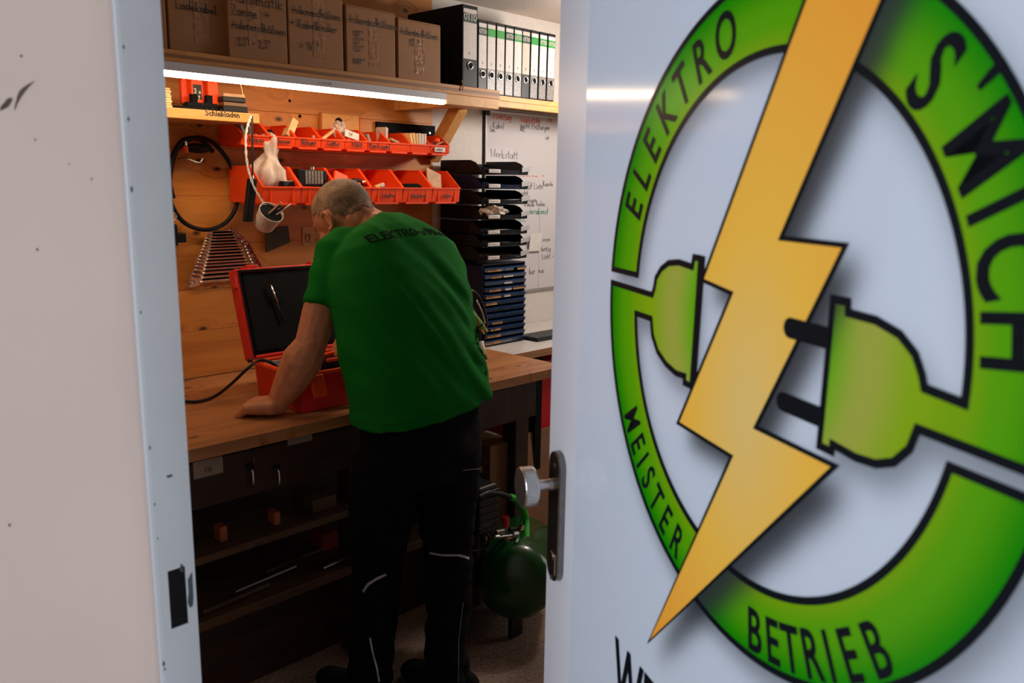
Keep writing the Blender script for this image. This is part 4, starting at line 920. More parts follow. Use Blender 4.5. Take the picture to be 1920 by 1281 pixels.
for k in range(4):
    c = PZ(430+70*k, 1118-26*k, zC+.012); mb = MB(); mb.tube([(c.x-.10, 2.13+.05*(k % 3), zC+.012), (c.x+.12, 2.15+.05*(k % 3), zC+.013)], .007, 8)
    one(mb, 'metal_rod', M_steel if k % 2 else M_shelfd, '%s thin rod from the left lying on the lowest bench shelf' % ordn[k], 'rod')
# white desk
M_desk = plain('white_laminate', (.62, .60, .57), .3, var=.03, scale=8)
dk = thing('white_desk', 'white topped desk with brown edge to the right of the workbench', 'desk', (2.9, 2.25, 0))
MB().box((XBR+.002, 2.228, ZB-.030), (3.7, YW-.002, ZB-.001)).build('desk_top', M_desk, dk, .001)
MB().box((XBR+.002, 2.2265, ZB-.032), (3.7, 2.2279, ZB-.002)).build('edge_band', M_btop2, dk)
for x in (2.5, 3.6):
    for y_ in (2.26, 2.62): MB().box((x, y_, 0), (x+.04, y_+.04, ZB-.032)).build('leg', M_blackm, dk, .002)
# ------------------------------------------------------------------ drawer tower and letter trays
XT0, XT1, YT = 2.327, 2.583, 2.40
ZD1 = PY(907, 497, YT).z
cb_ = thing('drawer_tower', 'dark blue desk drawer tower of twelve flat drawers under the letter trays', 'drawer unit', (XT0, YT, ZB))
nd = 12; ph = (ZD1-ZB-.012)/nd
MB().box((XT0, YT+.012, ZB), (XT0+.006, YW-.03, ZD1)).build('side_panel', M_navy, cb_, .001)
MB().box((XT1-.006, YT+.012, ZB), (XT1, YW-.03, ZD1)).build('side_panel', M_navy, cb_, .001)
MB().box((XT0, YW-.036, ZB), (XT1, YW-.03, ZD1)).build('back_panel', M_navy, cb_)
MB().box((XT0, YT+.012, ZD1-.006), (XT1, YW-.03, ZD1)).build('top_panel', M_navy, cb_, .001)
MB().box((XT0, YT+.008, ZB+.0005), (XT1, YW-.03, ZB+.008)).build('bottom_panel', M_black, cb_, .001)
bl = [(.02, .10, M_label), (.04, .10, M_label), None, (.03, .10, M_label), (.01, .10, M_label), (.01, .075, M_label), None, None, (.05, .11, M_label), (.04, .10, M_label), (.02, .10, M_label), (.01, .10, M_label)]
wl_ = [(.12, .20, M_bluegloss), (.115, .175, M_white), (.12, .17, M_white), (.125, .165, M_white), (.12, .160, M_white), None, None, None, None, None, None, (.10, .17, M_specks)]
for i in range(nd):
    zt = ZD1-.008-ph*i; zb = zt-ph
    d_ = MB(); d_.prism([(0, zb+.004), (0, zt-.010), (.010, zt-.006), (.26, zt-.006), (.26, zb+.004)], (XT0+.007, YT, 0), Y_, Z_, X_*(XT1-XT0-.014))
    dr = d_.build('drawer', M_bluegloss, cb_, .0008)
    MB().box((XT0+.007, YT-.006, zt-.012), (XT1-.007, YT+.002, zt-.0095)).build('drawer_lip', M_bluegloss, dr, .0006)
    for q in (bl[i], wl_[i]):
        if q: 
            MB().box((XT0+q[0]*.95+.004, YT-.0018, zb+.0045), (XT0+q[1]*.95+.004, YT-.0002, zt-.0125)).build('label_strip', q[2], dr)
    if bl[i]: write([(['Quittungen', 'Rechnung', '', 'Garantie', 'Material', 'Privat', '', '', 'Auto Teile', 'Nagel', 'Stein Rund', 'GAP Rund'][i], 0, 0, .0085)], (XT0+bl[i][0]+.008, YT-.0019, zb+.0075), X_, Z_, M_ink, dr, .0009)
    if i in (0, 3): MB().box((XT1-.085, YT-.0018, zb+.0045), (XT1-.015, YT-.0002, zt-.0125)).build('label_strip', M_label, dr)
def letter_tray(z0_, mat, label, paper, k):
    t = thing('letter_tray', label, 'tray', (XT0, YT-.01, z0_), 'stack of dark letter trays')
    y0, y1 = YT-.02, YW-.03; w0, w1 = XT0-.004, XT1+.004
    MB().box((w0, y0+.04, z0_), (w1, y1, z0_+.003)).build('floor_plate', mat, t)
    side = [(y0+.035, 0), (y1, 0), (y1, .0555), (y0+.10, .0555), (y0+.07, .046), (y0+.03, .012)]
    for x in (w0, w1-.003): MB().prism(side, (x, 0, z0_), Y_, Z_, X_*.003).build('side_wall', mat, t, .0006)
    MB().box((w0, y1-.003, z0_), (w1, y1, z0_+.045)).build('back_wall', mat, t)
    # front apron: dips in the middle, flared lip at right
    fr = MB(); n = 14; hs = [.018+.010*abs(2*i/n-1)**2.2 for i in range(n+1)]; ys = [y0+.03-.028*math.sin(PI*min(1, i/n*1.05))*.8 for i in range(n+1)]
    for i in range(n):
        x0_, x1_ = w0+(w1-w0)*i/n, w0+(w1-w0)*(i+1)/n
        fr.obox((x0_, ys[i], z0_), (x1_-x0_, ys[i+1]-ys[i], 0), (0, .003, 0), (0, -.004, hs[i]))
        fr.box((x0_, min(ys[i], ys[i+1]), z0_), (x1_, y0+.045, z0_+.003))
    fr.build('front_lip', mat, t)
    MB().obox((w1-.060, y0+.006, z0_+.010), (.064, .012, .006), (0, .002, 0), (0, 0, .020)).build('corner_clip', M_specks2, t, .001)
    MB().box((w0+.012, y0+.002, z0_+.006), (w0+.075, y0+.006, z0_+.020)).build('label_holder', M_white, t, .0006)
    write([('Rechnung', .004, .004, .010)], (w0+.012, y0+.0012, z0_+.006), X_, Z_, M_ink, t, .0008)
    if paper:
        pm = MB()
        for j in range(paper):
            zz_ = z0_+.005+.0035*j; n = 8
            for i in range(n):
                a0 = (w0+.02+.205*i/n, w0+.02+.205*(i+1)/n); f0 = lambda x: .010*math.sin((x-w0)*16+j+k)*.5
                vs = [pm.bm.verts.new(v) for v in ((a0[0], y0+.012-.002*j, zz_+f0(a0[0])+.004), (a0[1], y0+.012-.002*j, zz_+f0(a0[1])+.004), (a0[1], y1-.02, zz_), (a0[0], y1-.02, zz_))]
                pm.bm.faces.new(vs)
        one(pm, 'paper_sheets', M_white, 'loose white sheets lying in the %s letter tray from the top' % ordn[k], 'paper', kind='stuff')
    return t
M_specks2 = plain('clear_grey_clip', (.42, .42, .43), .2, var=.1)
yl = [322, 350, 379, 408, 437, 460, 485]
for k, y in enumerate(yl):
    zt = PY(925, y, YT-.02).z
    letter_tray(zt-.010, M_navy if k == 1 else M_black, ['topmost black letter tray with rounded sides', 'navy blue letter tray second from the top', 'black letter tray third from the top, papers curling out', 'black letter tray holding the crumpled clear bag', 'black letter tray fifth from the top', 'black letter tray sixth from the top', 'lowest black letter tray resting on the drawer tower'][k], [2, 2, 3, 0, 3, 2, 3][k], k)
p = PY(932, 396, YT-.01); crumple((p.x, YT+.012, p.z), (.060, .04, .022), M_bag, 'plastic_bag', 'crumpled clear bag spilling from the fourth letter tray', 'bag', 5, amp=.35)
# tall side document holder left of trays
# keyboard and stand
p = PZ(1003, 630, ZB)
kb_ = thing('keyboard', 'black keyboard lying on the white desk beside the drawer tower', 'keyboard', p)
kf = PZ(1000, 643, ZB); kx1 = PZ(1020, 632, ZB).x; k0 = V((kx1-.30, kf.y-.005, ZB)); k0 = V((XT1+.004, kf.y, ZB)); ks = MB(); ks.box(k0, k0+V((.30, .12, .012))); ks.build('case', M_black, kb_, .003)
km = [MB() for _ in range(1)][0]
kk = None
for i in range(14):
    for j in range(5):
        a = k0+V((.008+i*.0205, .008+j*.0215, .012)); mb = MB(); mb.box(a, a+V((.0165, .0175, .004)))
        if kk is None: kk = mb.build('key', plain('grey_key', (.05, .05, .052), .4), kb_, .001); base = a
        else:
            mb.bm.free(); o = kk.copy(); C.objects.link(o); o.parent = kb_; o.location = a-base
a = PZ(986, 622, ZB); YPH = kf.y+.15
t = thing('phone_stand', 'small black wedge standing behind the keyboard', 'stand', a)
MB().prism([(0, 0), (.075, 0), (.03, .085), (.018, .088)], (XT1+.012, YPH, ZB), Y_, Z_, X_*.055).build('wedge', M_black, t, .003)
# ------------------------------------------------------------------ red tool case
XC0, XC1, YC0, YC1, ZR = 1.245, 1.61, 2.035, 2.295, .998
cs = thing('tool_case', 'open red equipment case with black lined lid on the workbench', 'case', (XC0, YC1, ZB))
lo = MB(); tk = .006
def frus(mb, x0, x1, y0, y1, z0, z1, ins):
    A = [(x0+ins, y0+ins, z0), (x1-ins, y0+ins, z0), (x1-ins, y1-ins, z0), (x0+ins, y1-ins, z0)]; B = [(x0, y0, z1), (x1, y0, z1), (x1, y1, z1), (x0, y1, z1)]
    a = [mb.bm.verts.new(v) for v in A]; b = [mb.bm.verts.new(v) for v in B]; mb.bm.faces.new(a[::-1])
    for i in range(4): mb.bm.faces.new((a[i], a[(i+1) % 4], b[(i+1) % 4], b[i]))
    return a, b
a, b = frus(lo, XC0, XC1, YC0, YC1, ZB+.001, ZR, .008)
a2, b2 = frus(lo, XC0+tk, XC1-tk, YC0+tk, YC1-tk, ZB+.008, ZR, .008)
for i in range(4): lo.bm.faces.new((b[i], b[(i+1) % 4], b2[(i+1) % 4], b2[i]))
lo.build('lower_shell', M_case, cs, .003)
rm = MB()
for q in (((XC0-.006, YC0-.006, ZR-.008), (XC0+.006, YC1+.004, ZR+.003)), ((XC1-.006, YC0-.006, ZR-.008), (XC1+.006, YC1+.004, ZR+.003)), ((XC0+.0062, YC0-.006, ZR-.008), (XC1-.0062, YC0+.006, ZR+.003)), ((XC0+.0062, YC1-.006, ZR-.008), (XC1-.0062, YC1+.004, ZR+.003))): rm.box(*q)
rm.build('rim', M_caseor, cs, .0025)
MB().box((XC0+.02, YC0+.02, ZB+.012), (XC1-.02, YC1-.02, ZR-.03)).build('foam_insert', M_blackm, cs, .004)
mp_ = PY(645, 690, YC0+.012)
MB().box((XC0+.03, YC1-.012, ZR-.035), (XC0+.11, YC1-.009, ZR-.006)).build('inner_label', M_white, cs)
MB().box((1.53, YC0-.0075, ZR-.045), (1.60, YC0-.0055, ZR-.010)).build('front_label', M_white, cs)
write([('SERVICE', .004, .018, .010)], (1.53, YC0-.008, ZR-.045), X_, Z_, M_ink, cs, .0016)
lt = MB(); lt.prism([(0, 0), (-.012, -.004), (-.034, -.05), (-.040, -.072), (-.030, -.074), (-.012, -.040), (0, -.03)], (1.455, YC0-.002, ZR+.004), Y_, Z_, X_*.065)
for k in range(3): lt.box((1.458, YC0-.034, ZR-.022-.014*k), (1.517, YC0-.018, ZR-.016-.014*k))
lt.build('latch', M_caseor, cs, .003)
lt = MB(); lt.prism([(0, 0), (-.012, -.004), (-.030, -.05), (-.026, -.066), (-.012, -.040), (0, -.03)], (1.27, YC0-.002, ZR-.002), Y_, Z_, X_*.045); lt.build('latch', M_caseor, cs, .003)
# lid tilted back, hinged at the rear rim
lid = MB(); LH, LT = .285, .045
lid.box((XC0-.002, 0, 0), (XC1+.002, LT, LH)); vs = lid.last
th = math.atan2(PY(442, 512, 2.37).z-ZR, .0) if False else math.radians(17)
RM = Matrix.Rotation(-th, 3, 'X')
ld = MB()
def LB_(a, b): ld2 = MB(); ld2.box(a, b); ld2.turn(ld2.last, RM, (0, 0, 0)); [setattr(v, 'co', v.co+V((0, YC1+.006, ZR+.004))) for v in ld2.last]; return ld2
LB_((XC0-.004, .034, 0), (XC1+.004, LT, LH)).build('lid_shell', M_case, cs, .006)
for a_, b__ in (((XC0-.004, 0, 0), (XC0+.010, .034, LH)), ((XC1-.010, 0, 0), (XC1+.004, .034, LH)), ((XC0+.0102, 0, 0), (XC1-.0102, .034, .012)), ((XC0+.0102, 0, LH-.012), (XC1-.0102, .034, LH))): LB_(a_, b__).build('lid_rim', M_case, cs, .004)
LB_((XC0+.0105, .004, .0125), (XC1-.0105, .0335, LH-.0125)).build('lid_lining', M_blackm, cs, .012)
for a_, b__ in (((XC0+.006, -.002, .006), (XC0+.012, .004, LH-.006)), ((XC0+.012, -.002, LH-.012), (XC1-.012, .004, LH-.006))): LB_(a_, b__).build('seal', M_blackm, cs)
for x in (XC0+.04, XC1-.09): LB_((x, .01, LH), (x+.045, .04, LH+.012)).build('hinge_lug', M_case, cs, .003)
LB_((XC0-.010, .0, LH-.06), (XC0-.003, .03, LH-.02)).build('hinge_lug', M_case, cs, .002)
for x in (XC0-.004,): MB().cyl((x-.012, YC1+.004, ZR+.002), (x+.004, YC1+.004, ZR+.002), .006, 12).build('hinge_pin', M_black, cs)
def lidp(x, s_, d_=-.002): v = RM @ V((0, d_, s_)); return V((x, YC1+.006+v.y, ZR+.004+v.z))
pe = thing('silver_pen', 'silver pen clipped upright in the black case lid', 'pen', lidp(XC0+.11, .12))
MB().tube([lidp(XC0+.128, .10), lidp(XC0+.112, .19)], .0026, 8).build('barrel', M_black, pe, smooth=True)
MB().tube([lidp(XC0+.117, .165, -.006), lidp(XC0+.106, .225, -.006)], .0034, 8).build('cap', M_chrome, pe, smooth=True)
# things in the case
def incase(x, y, z, s, rz, name, mat, label, cat, bev=.002): return tblock((x, y, z), s, rz, 0, 0, name, mat, label, cat, bev)
incase(1.47, 2.15, ZR-.008, (.17, .055, .030), .06, 'meter_block', M_black, 'black flat device lying in the red case', 'device')
incase(1.47, 2.118, ZR+.010, (.16, .012, .010), .05, 'orange_lever', M_caseor, 'front orange bar lying on the device in the red case', 'bar')
incase(1.45, 2.185, ZR+.012, (.10, .020, .012), .25, 'orange_lever', M_caseor, 'zigzag orange bar behind the front one in the red case', 'bar')
incase(1.50, 2.235, ZR+.010, (.16, .018, .012), .03, 'orange_lever', M_orange, 'rear orange bar in the red case near the lid', 'bar')
one(MB().tube([(1.475, 2.16, ZR+.024), (1.515, 2.17, ZR+.030)], .0045, 8), 'blue_screwdriver', plain('blue_grip', (.03, .08, .25), .4), 'small blue and yellow driver held over the case', 'screwdriver', smooth=True)
# power cable
pts = [PZ(340, 753, ZB+.008), PZ(372, 753, ZB+.007), PZ(405, 742, ZB+.012), PZ(436, 718, ZB+.04)]
pts = [pts[0], pts[1], pts[2], V((1.215, 2.25, .905)), V((1.218, 2.262, .965)), V((1.236, 2.25, 1.008)), V((1.262, 2.235, 1.004)), V((1.282, 2.215, .985))]
pts[3] = PY(436, 718, 2.27); pts[4] = PY(462, 693, 2.24)
cbm = one(MB().tube(smooth_curve(pts, 8), .0048, 10), 'power_cable', M_black, 'thick black cable running over the bench into the red case', 'cable', smooth=True)
a = PZ(345, 752, ZB+.01); pg_ = MB(); pg_.box(a+V((-.03, -.012, -.008)), a+V((-.002, .012, .012))); one(pg_, 'cable_plug', M_black, 'black plug end lying on the bench by the door frame', 'plug', bevel=.004)
# ------------------------------------------------------------------ tools standing right of the man
Yt = 2.24
t = thing('crimping_tool', 'black and green hand tool standing on the bench behind the man', 'tool', PZ(903, 690, ZB))
def TP(x, y, d_=0): return PY(x, y, Yt+d_)
MB().tube(smooth_curve([TP(870, 556), TP(884, 546), TP(899, 560), TP(908, 585), TP(911, 612), TP(906, 640)], 6), .0075, 8).build('frame_arch', M_black, t, smooth=True)
MB().tube(smooth_curve([TP(893, 563, -.01), TP(903, 583, -.01), TP(909.5, 606, -.01)], 6), .0035, 8).build('metal_band', M_steel, t, smooth=True)
MB().tube(smooth_curve([TP(866, 566, .01), TP(884, 580, .01), TP(894, 610, .01), TP(898, 650, .01), TP(900, 684, .0)], 6), [.010]*17+[.009]*8, 8).build('body', M_black, t, smooth=True) if False else MB().tube(smooth_curve([TP(866, 566, .01), TP(884, 580, .01), TP(894, 610, .01), TP(897, 640, .01)], 6), .012, 8).build('body', M_black, t, smooth=True)
M_gr2 = plain('olive_green_plastic', (.13, .26, .06), .4, var=.1)
MB().tube([TP(874, 574, -.03), TP(880, 582, -.03), TP(903, 612, -.03), TP(908, 620, -.03)], [.006, .0125, .0135, .010], 14).build('green_grip', M_gr2, t, smooth=True)
MB().tube([TP(899, 607, -.0301), TP(900.5, 609, -.0301)], .0142, 14).build('grip_band', M_black, t, smooth=True)
for dx in (0, 6): MB().tube([TP(903+dx, 618-dx*.7, -.035), TP(908+dx, 626-dx*.7, -.035)], .003, 8).build('prong', M_yellow, t)
MB().tube(smooth_curve([TP(872, 570, -.01), TP(884, 600, -.01), TP(893, 640, -.01)], 5), .009, 8).build('green_shell', M_green, t, smooth=True)
t = thing('white_beaker', 'small white beaker with dark base on the bench behind the man', 'beaker', PZ(903, 690, ZB))
MB().tube([TP(901, 640), TP(903, 664)], [.012, .019], 18).build('beaker_body', M_white, t, smooth=True)
MB().tube(smooth_curve([TP(900, 666), TP(906, 672), TP(908, 684), TP(907, 694)], 4), [.016]*6+[.011]*4+[.008]*3, 10).build('dark_base', M_black, t, smooth=True)
# ------------------------------------------------------------------ under the desk, right
a, b_ = PY(999, 724, 2.30), PY(1030, 830, 2.30)
M_redp = plain('red_panel', (.52, .008, .008), .5, var=.04)
rc = thing('red_cabinet', 'plain red cabinet standing under the white desk', 'cabinet', (a.x, 2.30, 0))
MB().box((a.x-.02, 2.30, .02), (a.x+.42, 2.64, .80)).build('body', M_redp, rc, .003)
MB().box((a.x, 2.292, .05), (a.x+.40, 2.2998, .78)).build('door', M_redp, rc, .003)
a, b_ = PY(1001, 822, 2.22), PY(1024, 880, 2.22)
sx = MB(); sx.obox((a.x-.008, 2.23, .005), (.30, 0, 0), (0, .004, 0), (0, .045, a.z)); one(sx, 'cardboard_sheet', M_cardd, 'brown cardboard sheet leaning on the red cabinet', 'cardboard', bevel=.001)
sx = MB(); sx.obox((a.x-.022, 2.25, .005), (.012, 0, 0), (0, .003, 0), (0, .038, a.z+.01)); one(sx, 'paper_strip', M_orange, 'narrow red strip beside the leaning cardboard sheet', 'strip')
# carton and low step by the bench leg
ct = thing('cardboard_box', 'tall brown carton under the right end of the workbench', 'box', (2.1, 2.06, .26))
MB().box((2.04, 2.062, .262), (2.172, 2.215, .596)).build('body', M_cardd, ct, .002)
MB().box((2.041, 2.063, .596), (2.171, 2.137, .600)).build('flap', M_card, ct, .001); MB().box((2.041, 2.139, .596), (2.171, 2.214, .600)).build('flap', M_card, ct, .001)
MB().box((2.15, 2.15, .6002), (2.171, 2.214, .601)).build('label', M_white, ct)
stp = thing('low_step', 'low wooden step carrying the tall carton', 'step', (2.05, 2.05, 0))
for x in (1.975, 2.235): MB().box((x, 2.045, .001), (x+.018, 2.25, .235)).build('side', M_shelfd, stp, .002)
MB().box((1.97, 2.04, .235), (2.26, 2.26, .260)).build('tread', M_lightwood, stp, .002)
# ------------------------------------------------------------------ compressor
YK = 1.86
cp = thing('air_compressor', 'small green air compressor with round tank and red valve cap', 'compressor', (2.0, YK, 0))
tc_ = PY(945, 1077, YK); r_ = .5*(PY(945, 1008, YK).z-PY(945, 1146, YK).z); xl_ = PY(899, 1075, YK).x
M_tank = plain('green_tank_paint', (.003, .060, .010), .25, var=.06, coat=.3)
tcz = max(tc_.z, r_+.02)
prof = [(.0, 0), (.045, .004), (.085, .018), (.110, .042), (.122, .075), (.124, .10), (.124, .40), (.110, .45), (.07, .485), (0, .50)]
prof = [(a*r_/.124, b) for a, b in prof]
TA = V((.80, .60, 0)).normalized(); prof = [(a, b*.74) for a, b in prof]; o_ = PY(962, 1077, 1.76); o_.z = tcz; tl = MB(); tl.lathe(o_, TA, prof, 36); tl.build('tank', M_tank, cp, smooth=True)
for s_ in (.08, .28):
    q_ = o_+TA*s_; MB().box((q_.x-.03, q_.y-.01, .003), (q_.x+.03, q_.y+.005, tcz-r_*.7)).build('foot', M_black, cp, .003)
MB().tube([o_+TA*.06+Z_*(r_-.006), o_+TA*.30+Z_*(r_-.004)], .010, 8).build('saddle', M_tank, cp)
def KP(x, y, d_=0): return PY(x, y, YK+d_)
MB().tube(smooth_curve([KP(955, 932), KP(966, 936), KP(979, 952), KP(986, 975), KP(987, 1010, -.04), KP(986, 1056, -.09)], 6), .012, 12).build('handle', M_green, cp, smooth=True)
MB().tube(smooth_curve([KP(895, 935), KP(915, 925), KP(935, 926), KP(956, 933)], 6), .011, 12).build('handle_grip', M_black, cp, smooth=True)
k0_ = KP(915, 950, .05); bx = MB()
M_finm = plain('motor_black', (.012, .014, .014), .3, var=.2)
MB().box((k0_.x-.09, YK+.0, k0_.z-.07), (k0_.x-.004, YK+.12, k0_.z+.10)).build('motor_cover', M_finm, cp, .008)
for k in range(6): MB().box((k0_.x-.094, YK-.006, k0_.z-.055+.026*k), (k0_.x, YK+.124, k0_.z-.047+.026*k)).build('cooling_fin', M_finm, cp, .002)
MB().cyl((k0_.x-.04, YK+.06, tcz+r_*.6), (k0_.x-.04, YK+.06, k0_.z-.06), .03, 16).build('motor_mount', M_finm, cp)
v = KP(948, 975); MB().cyl(v-Z_*.022, v+Z_*.012, .0125, 16).build('valve_cap', plain('valve_red', (.60, .02, .02), .35), cp)
MB().cyl(V((v.x, v.y, tcz+r_*.9)), v-Z_*.02, .008, 12).build('valve_stem', M_steel, cp)
for (x, y, x2, y2, r2_, mt) in ((930, 999, 944, 996, .008, M_chrome), (925, 1009, 968, 1003, .0055, M_steel), (926, 1008, 934, 1007, .010, M_chrome), (955, 994, 965, 992, .008, M_black), (961, 1004, 970, 1002, .011, M_steel), (950, 1010, 966, 1006, .006, M_label)):
    MB().cyl(KP(x, y, -.03), KP(x2, y2, -.03), r2_, 12).build('pipe_fitting', mt, cp, .0005)
g_ = KP(976, 988, -.02); MB().cyl(g_, g_-Y_*.012, .009, 16).build('gauge', M_chrome, cp)
MB().tube(smooth_curve([KP(895, 990), KP(915, 1005), KP(912, 1025), KP(885, 1034), KP(872, 1030)], 6), .004, 8).build('air_hose', M_black, cp, smooth=True)
# ================================================================== THE MAN
man = thing('person', 'person in green T-shirt and black trousers bending over the red case, hand on bench', 'person', (1.45, 1.75, 0))
def chain(mb, pts, sub=2, dens=.28):
    """pts: (pos, (rx, ry, rz), rot) or (pos, r) - overlapping ellipsoids blended along the limb"""
    for i in range(len(pts)-1):
        a, ra = V(pts[i][0]), pts[i][1]; b, rb = V(pts[i+1][0]), pts[i+1][1]
        if not isinstance(ra, tuple): ra = (ra,)*3
        if not isinstance(rb, tuple): rb = (rb,)*3
        L_ = (b-a).length; n = max(2, int(L_/(dens*min(min(ra), min(rb)))))
        for k in range(n+1):
            t = k/n; r = tuple(x*(1-t)+y*t for x, y in zip(ra, rb)); mb.sph(a.lerp(b, t), 1, r, sub)
def remesh(mb, voxel, it, name, mat, parent, post=None, fac=.5):
    me = bpy.data.meshes.new('tmp'); mb.bm.to_mesh(me); mb.bm.free()
    o = bpy.data.objects.new('tmp', me); C.objects.link(o)
    r = o.modifiers.new('r', 'REMESH'); r.mode = 'VOXEL'; r.voxel_size = voxel; r.use_smooth_shade = True
    if it: s_ = o.modifiers.new('s', 'SMOOTH'); s_.iterations = it; s_.factor = fac
    dg = bpy.context.evaluated_depsgraph_get(); dg.update()
    m2 = bpy.data.meshes.new_from_object(o.evaluated_get(dg)); bpy.data.objects.remove(o)
    if post: post(m2)
    off = wloc(parent) if parent else V((0, 0, 0))
    m2.transform(Matrix.Translation(-off)); m2.name = name
    m2.materials.clear(); m2.materials.append(mat)
    ob = bpy.data.objects.new(name, m2); C.objects.link(ob); ob.parent = parent
    for p in m2.polygons: p.use_smooth = True
    return ob
def ell(mb, c, r, rot, sub=3): mb.sph(c, 1, r, sub, rot)
# joints
SL, SR = PY(634, 462, 2.03), PY(812, 462, 2.00)
ELB = PY(582, 648, 2.00); WR = PZ(524, 756, .917)
NB = PY(716, 424, 2.02)
HC = PY(643, 404, 2.15)
Uh = V((-.12, .62, .77)).normalized(); Fh = V((-.14, .77, -.62)); Fh = (Fh-Uh*Fh.dot(Uh)).normalized(); Sh = Fh.cross(Uh).normalized()   # Sh: his right
HM = Matrix((Sh, Fh, Uh)).transposed()*1.06
body = MB()
ell(body, HC+Fh*(-.004)+Uh*.012, (.076, .098, .090), HM); ell(body, HC+Fh*.018-Uh*.055, (.062, .072, .068), HM)
ell(body, HC+Fh*.052-Uh*.098, (.034, .030, .026), HM); ell(body, HC+Fh*.072+Uh*.018, (.055, .022, .016), HM)
ell(body, HC+Fh*.096-Uh*.028, (.013, .022, .018), HM, 2); ell(body, HC+Fh*.090-Uh*.008, (.009, .016, .026), HM, 2)
ell(body, HC+Fh*.080-Uh*.062, (.026, .014, .007), HM, 2); ell(body, HC+Fh*.078-Uh*.073, (.023, .013, .007), HM, 2)
for s_ in (-1, 1):
    ell(body, HC+Sh*s_*.046+Fh*.062-Uh*.034, (.020, .020, .018), HM, 2)
    c = HC+Sh*s_*.077-Fh*.006-Uh*.022
    n = 12
    for k in range(n):
        a = -2.2+k*4.4/(n-1); body.sph(c+Sh*s_*.009-Fh*(.016*math.cos(a))+Uh*(.029*math.sin(a)), .0052, sub=1)
    ell(body, c+Sh*s_*.001-Fh*.004, (.006, .014, .025), HM, 2); ell(body, c+Fh*.004-Uh*.026+Sh*s_*.004, (.005, .008, .008), HM, 2)
chain(body, [(HC-Uh*.045-Fh*.045, (.058, .062, .062)), (HC.lerp(NB, .6)-Z_*.008, (.058, .060, .060)), (NB-Z_*.02, (.062, .062, .060))])
TC = PY(760, 560, 1.93)
chain(body, [(NB-Z_*.03, .055), (NB.lerp(TC, .4), (.11, .07, .08)), (TC, (.10, .07, .1))])
chain(body, [(NB-Z_*.06, .035), (SL-Z_*.02, .034)]); chain(body, [(NB-Z_*.06, .035), (SR-Z_*.02, .034)])
arm_dir = (ELB-SL).normalized()
chain(body, [(SL-Z_*.02, .038), (SL.lerp(ELB, .35), .052), (SL.lerp(ELB, .72), .050), (ELB, .0455), (ELB.lerp(WR, .25), .0580), (ELB.lerp(WR, .6), .0490), (WR+Z_*.008, .0330)])
body.sph(ELB+V((-.014, -.020, .004)), .024)
# left hand: palm down, fingers bent under, weight on the knuckles
def hand(mb, W, Dh, up, thumb_side, curl, L_=1.0, spread=.0):
    Dh = Dh.normalized(); up = (up-Dh*up.dot(Dh)).normalized(); sd = Dh.cross(up).normalized()*thumb_side
    chain(mb, [(W, .030), (W+Dh*.03*L_, .028)])
    for k in range(5):
        o = -.031+.0155*k
        chain(mb, [(W+Dh*.012+sd*o*.75, .0230), (W+Dh*.045*L_+sd*o*.95+up*.004, .0225), (W+Dh*.080*L_+sd*o*1.1+up*.006, .0185)], 2, .5)
    lens = [(.036, .022, .019), (.041, .027, .021), (.044, .030, .022), (.040, .026, .021)]   # little .. index
    for k in range(4):
        o = -.033+.0222*k; p = W+Dh*((.082, .089, .092, .088)[k])*L_+sd*o; a = 0
        pts = [(p-Dh*.02+up*.004, .0135), (p+up*.006, .0145)]
        for j in range(3):
            a += curl[j]; d = Dh*math.cos(a)-up*math.sin(a)+sd*spread*(k-1.5); p = p+d.normalized()*lens[k][j]*L_; pts.append((p, (.0100, .0094, .0082)[j]))
        chain(mb, pts, 2, .45)
    b0 = W+Dh*.022+sd*.030; 
    chain(mb, [(b0, .0165), (b0+Dh*.030+sd*.016-up*.006, .0125), (b0+Dh*.058+sd*.020-up*.012, .0100), (b0+Dh*.080+sd*.014-up*.016, .0080)], 2, .45)
KN = PZ(476, 756, .914)
hand(body, WR+V((-.004, .0, -.006)), (KN-WR)+V((0, 0, -.006)), Z_, 1, (.45, .95, .75), .96, .05)
# right arm: forearm reaches into the case from the far side
ER = SR+V((.06, .17, -.26)); WRR = V((1.585, 2.185, 1.075))
chain(body, [(SR, .052), (SR.lerp(ER, .5), .052), (ER, .044), (ER.lerp(WRR, .3), .042), (WRR, .027)])
hand(body, WRR, PY(628, 662, 2.15)-WRR, V((0, -.25, .95)), -1, (.35, .45, .35))
ob_body = remesh(body, .0040, 2, 'body', M_skin, man)
# close-cropped hair: a thin shell over the scalp
bm = bmesh.new(); bm.from_mesh(ob_body.data); off = wloc(man); bm.normal_update()
kill = []
for f in bm.faces:
    d = f.calc_center_median()+off-HC; u_, f_, s_ = d.dot(Uh), d.dot(Fh), abs(d.dot(Sh))
    keep = d.length < .16 and u_ > -.022-.25*max(0, -f_)+.02*noise.noise(d*60) and (f_ < .045+.4*max(0, u_-.05)) and not (u_ < .012 and f_ > -.030 and s_ > .05) and u_-1.0*f_ > -.035 and (f.normal.dot(d) > 0) and not (f_ > .02 and u_ < .03)
    if not keep: kill.append(f)
bmesh.ops.delete(bm, geom=kill, context='FACES')
for v in bm.verts: v.co += v.normal*(.0022+.0012*noise.noise(v.co*240))
hm = bpy.data.meshes.new('hair'); bm.to_mesh(hm); bm.free()
m, nt, N, L, b = nodes('cropped_hair')
tc = N.new('ShaderNodeTexCoord'); a1 = N.new('ShaderNodeTexNoise'); a1.inputs['Scale'].default_value = 420; a1.inputs['Detail'].default_value = 3
a2 = N.new('ShaderNodeTexNoise'); a2.inputs['Scale'].default_value = 22; L.new(tc.outputs['Object'], a1.inputs['Vector']); L.new(tc.outputs['Object'], a2.inputs['Vector'])
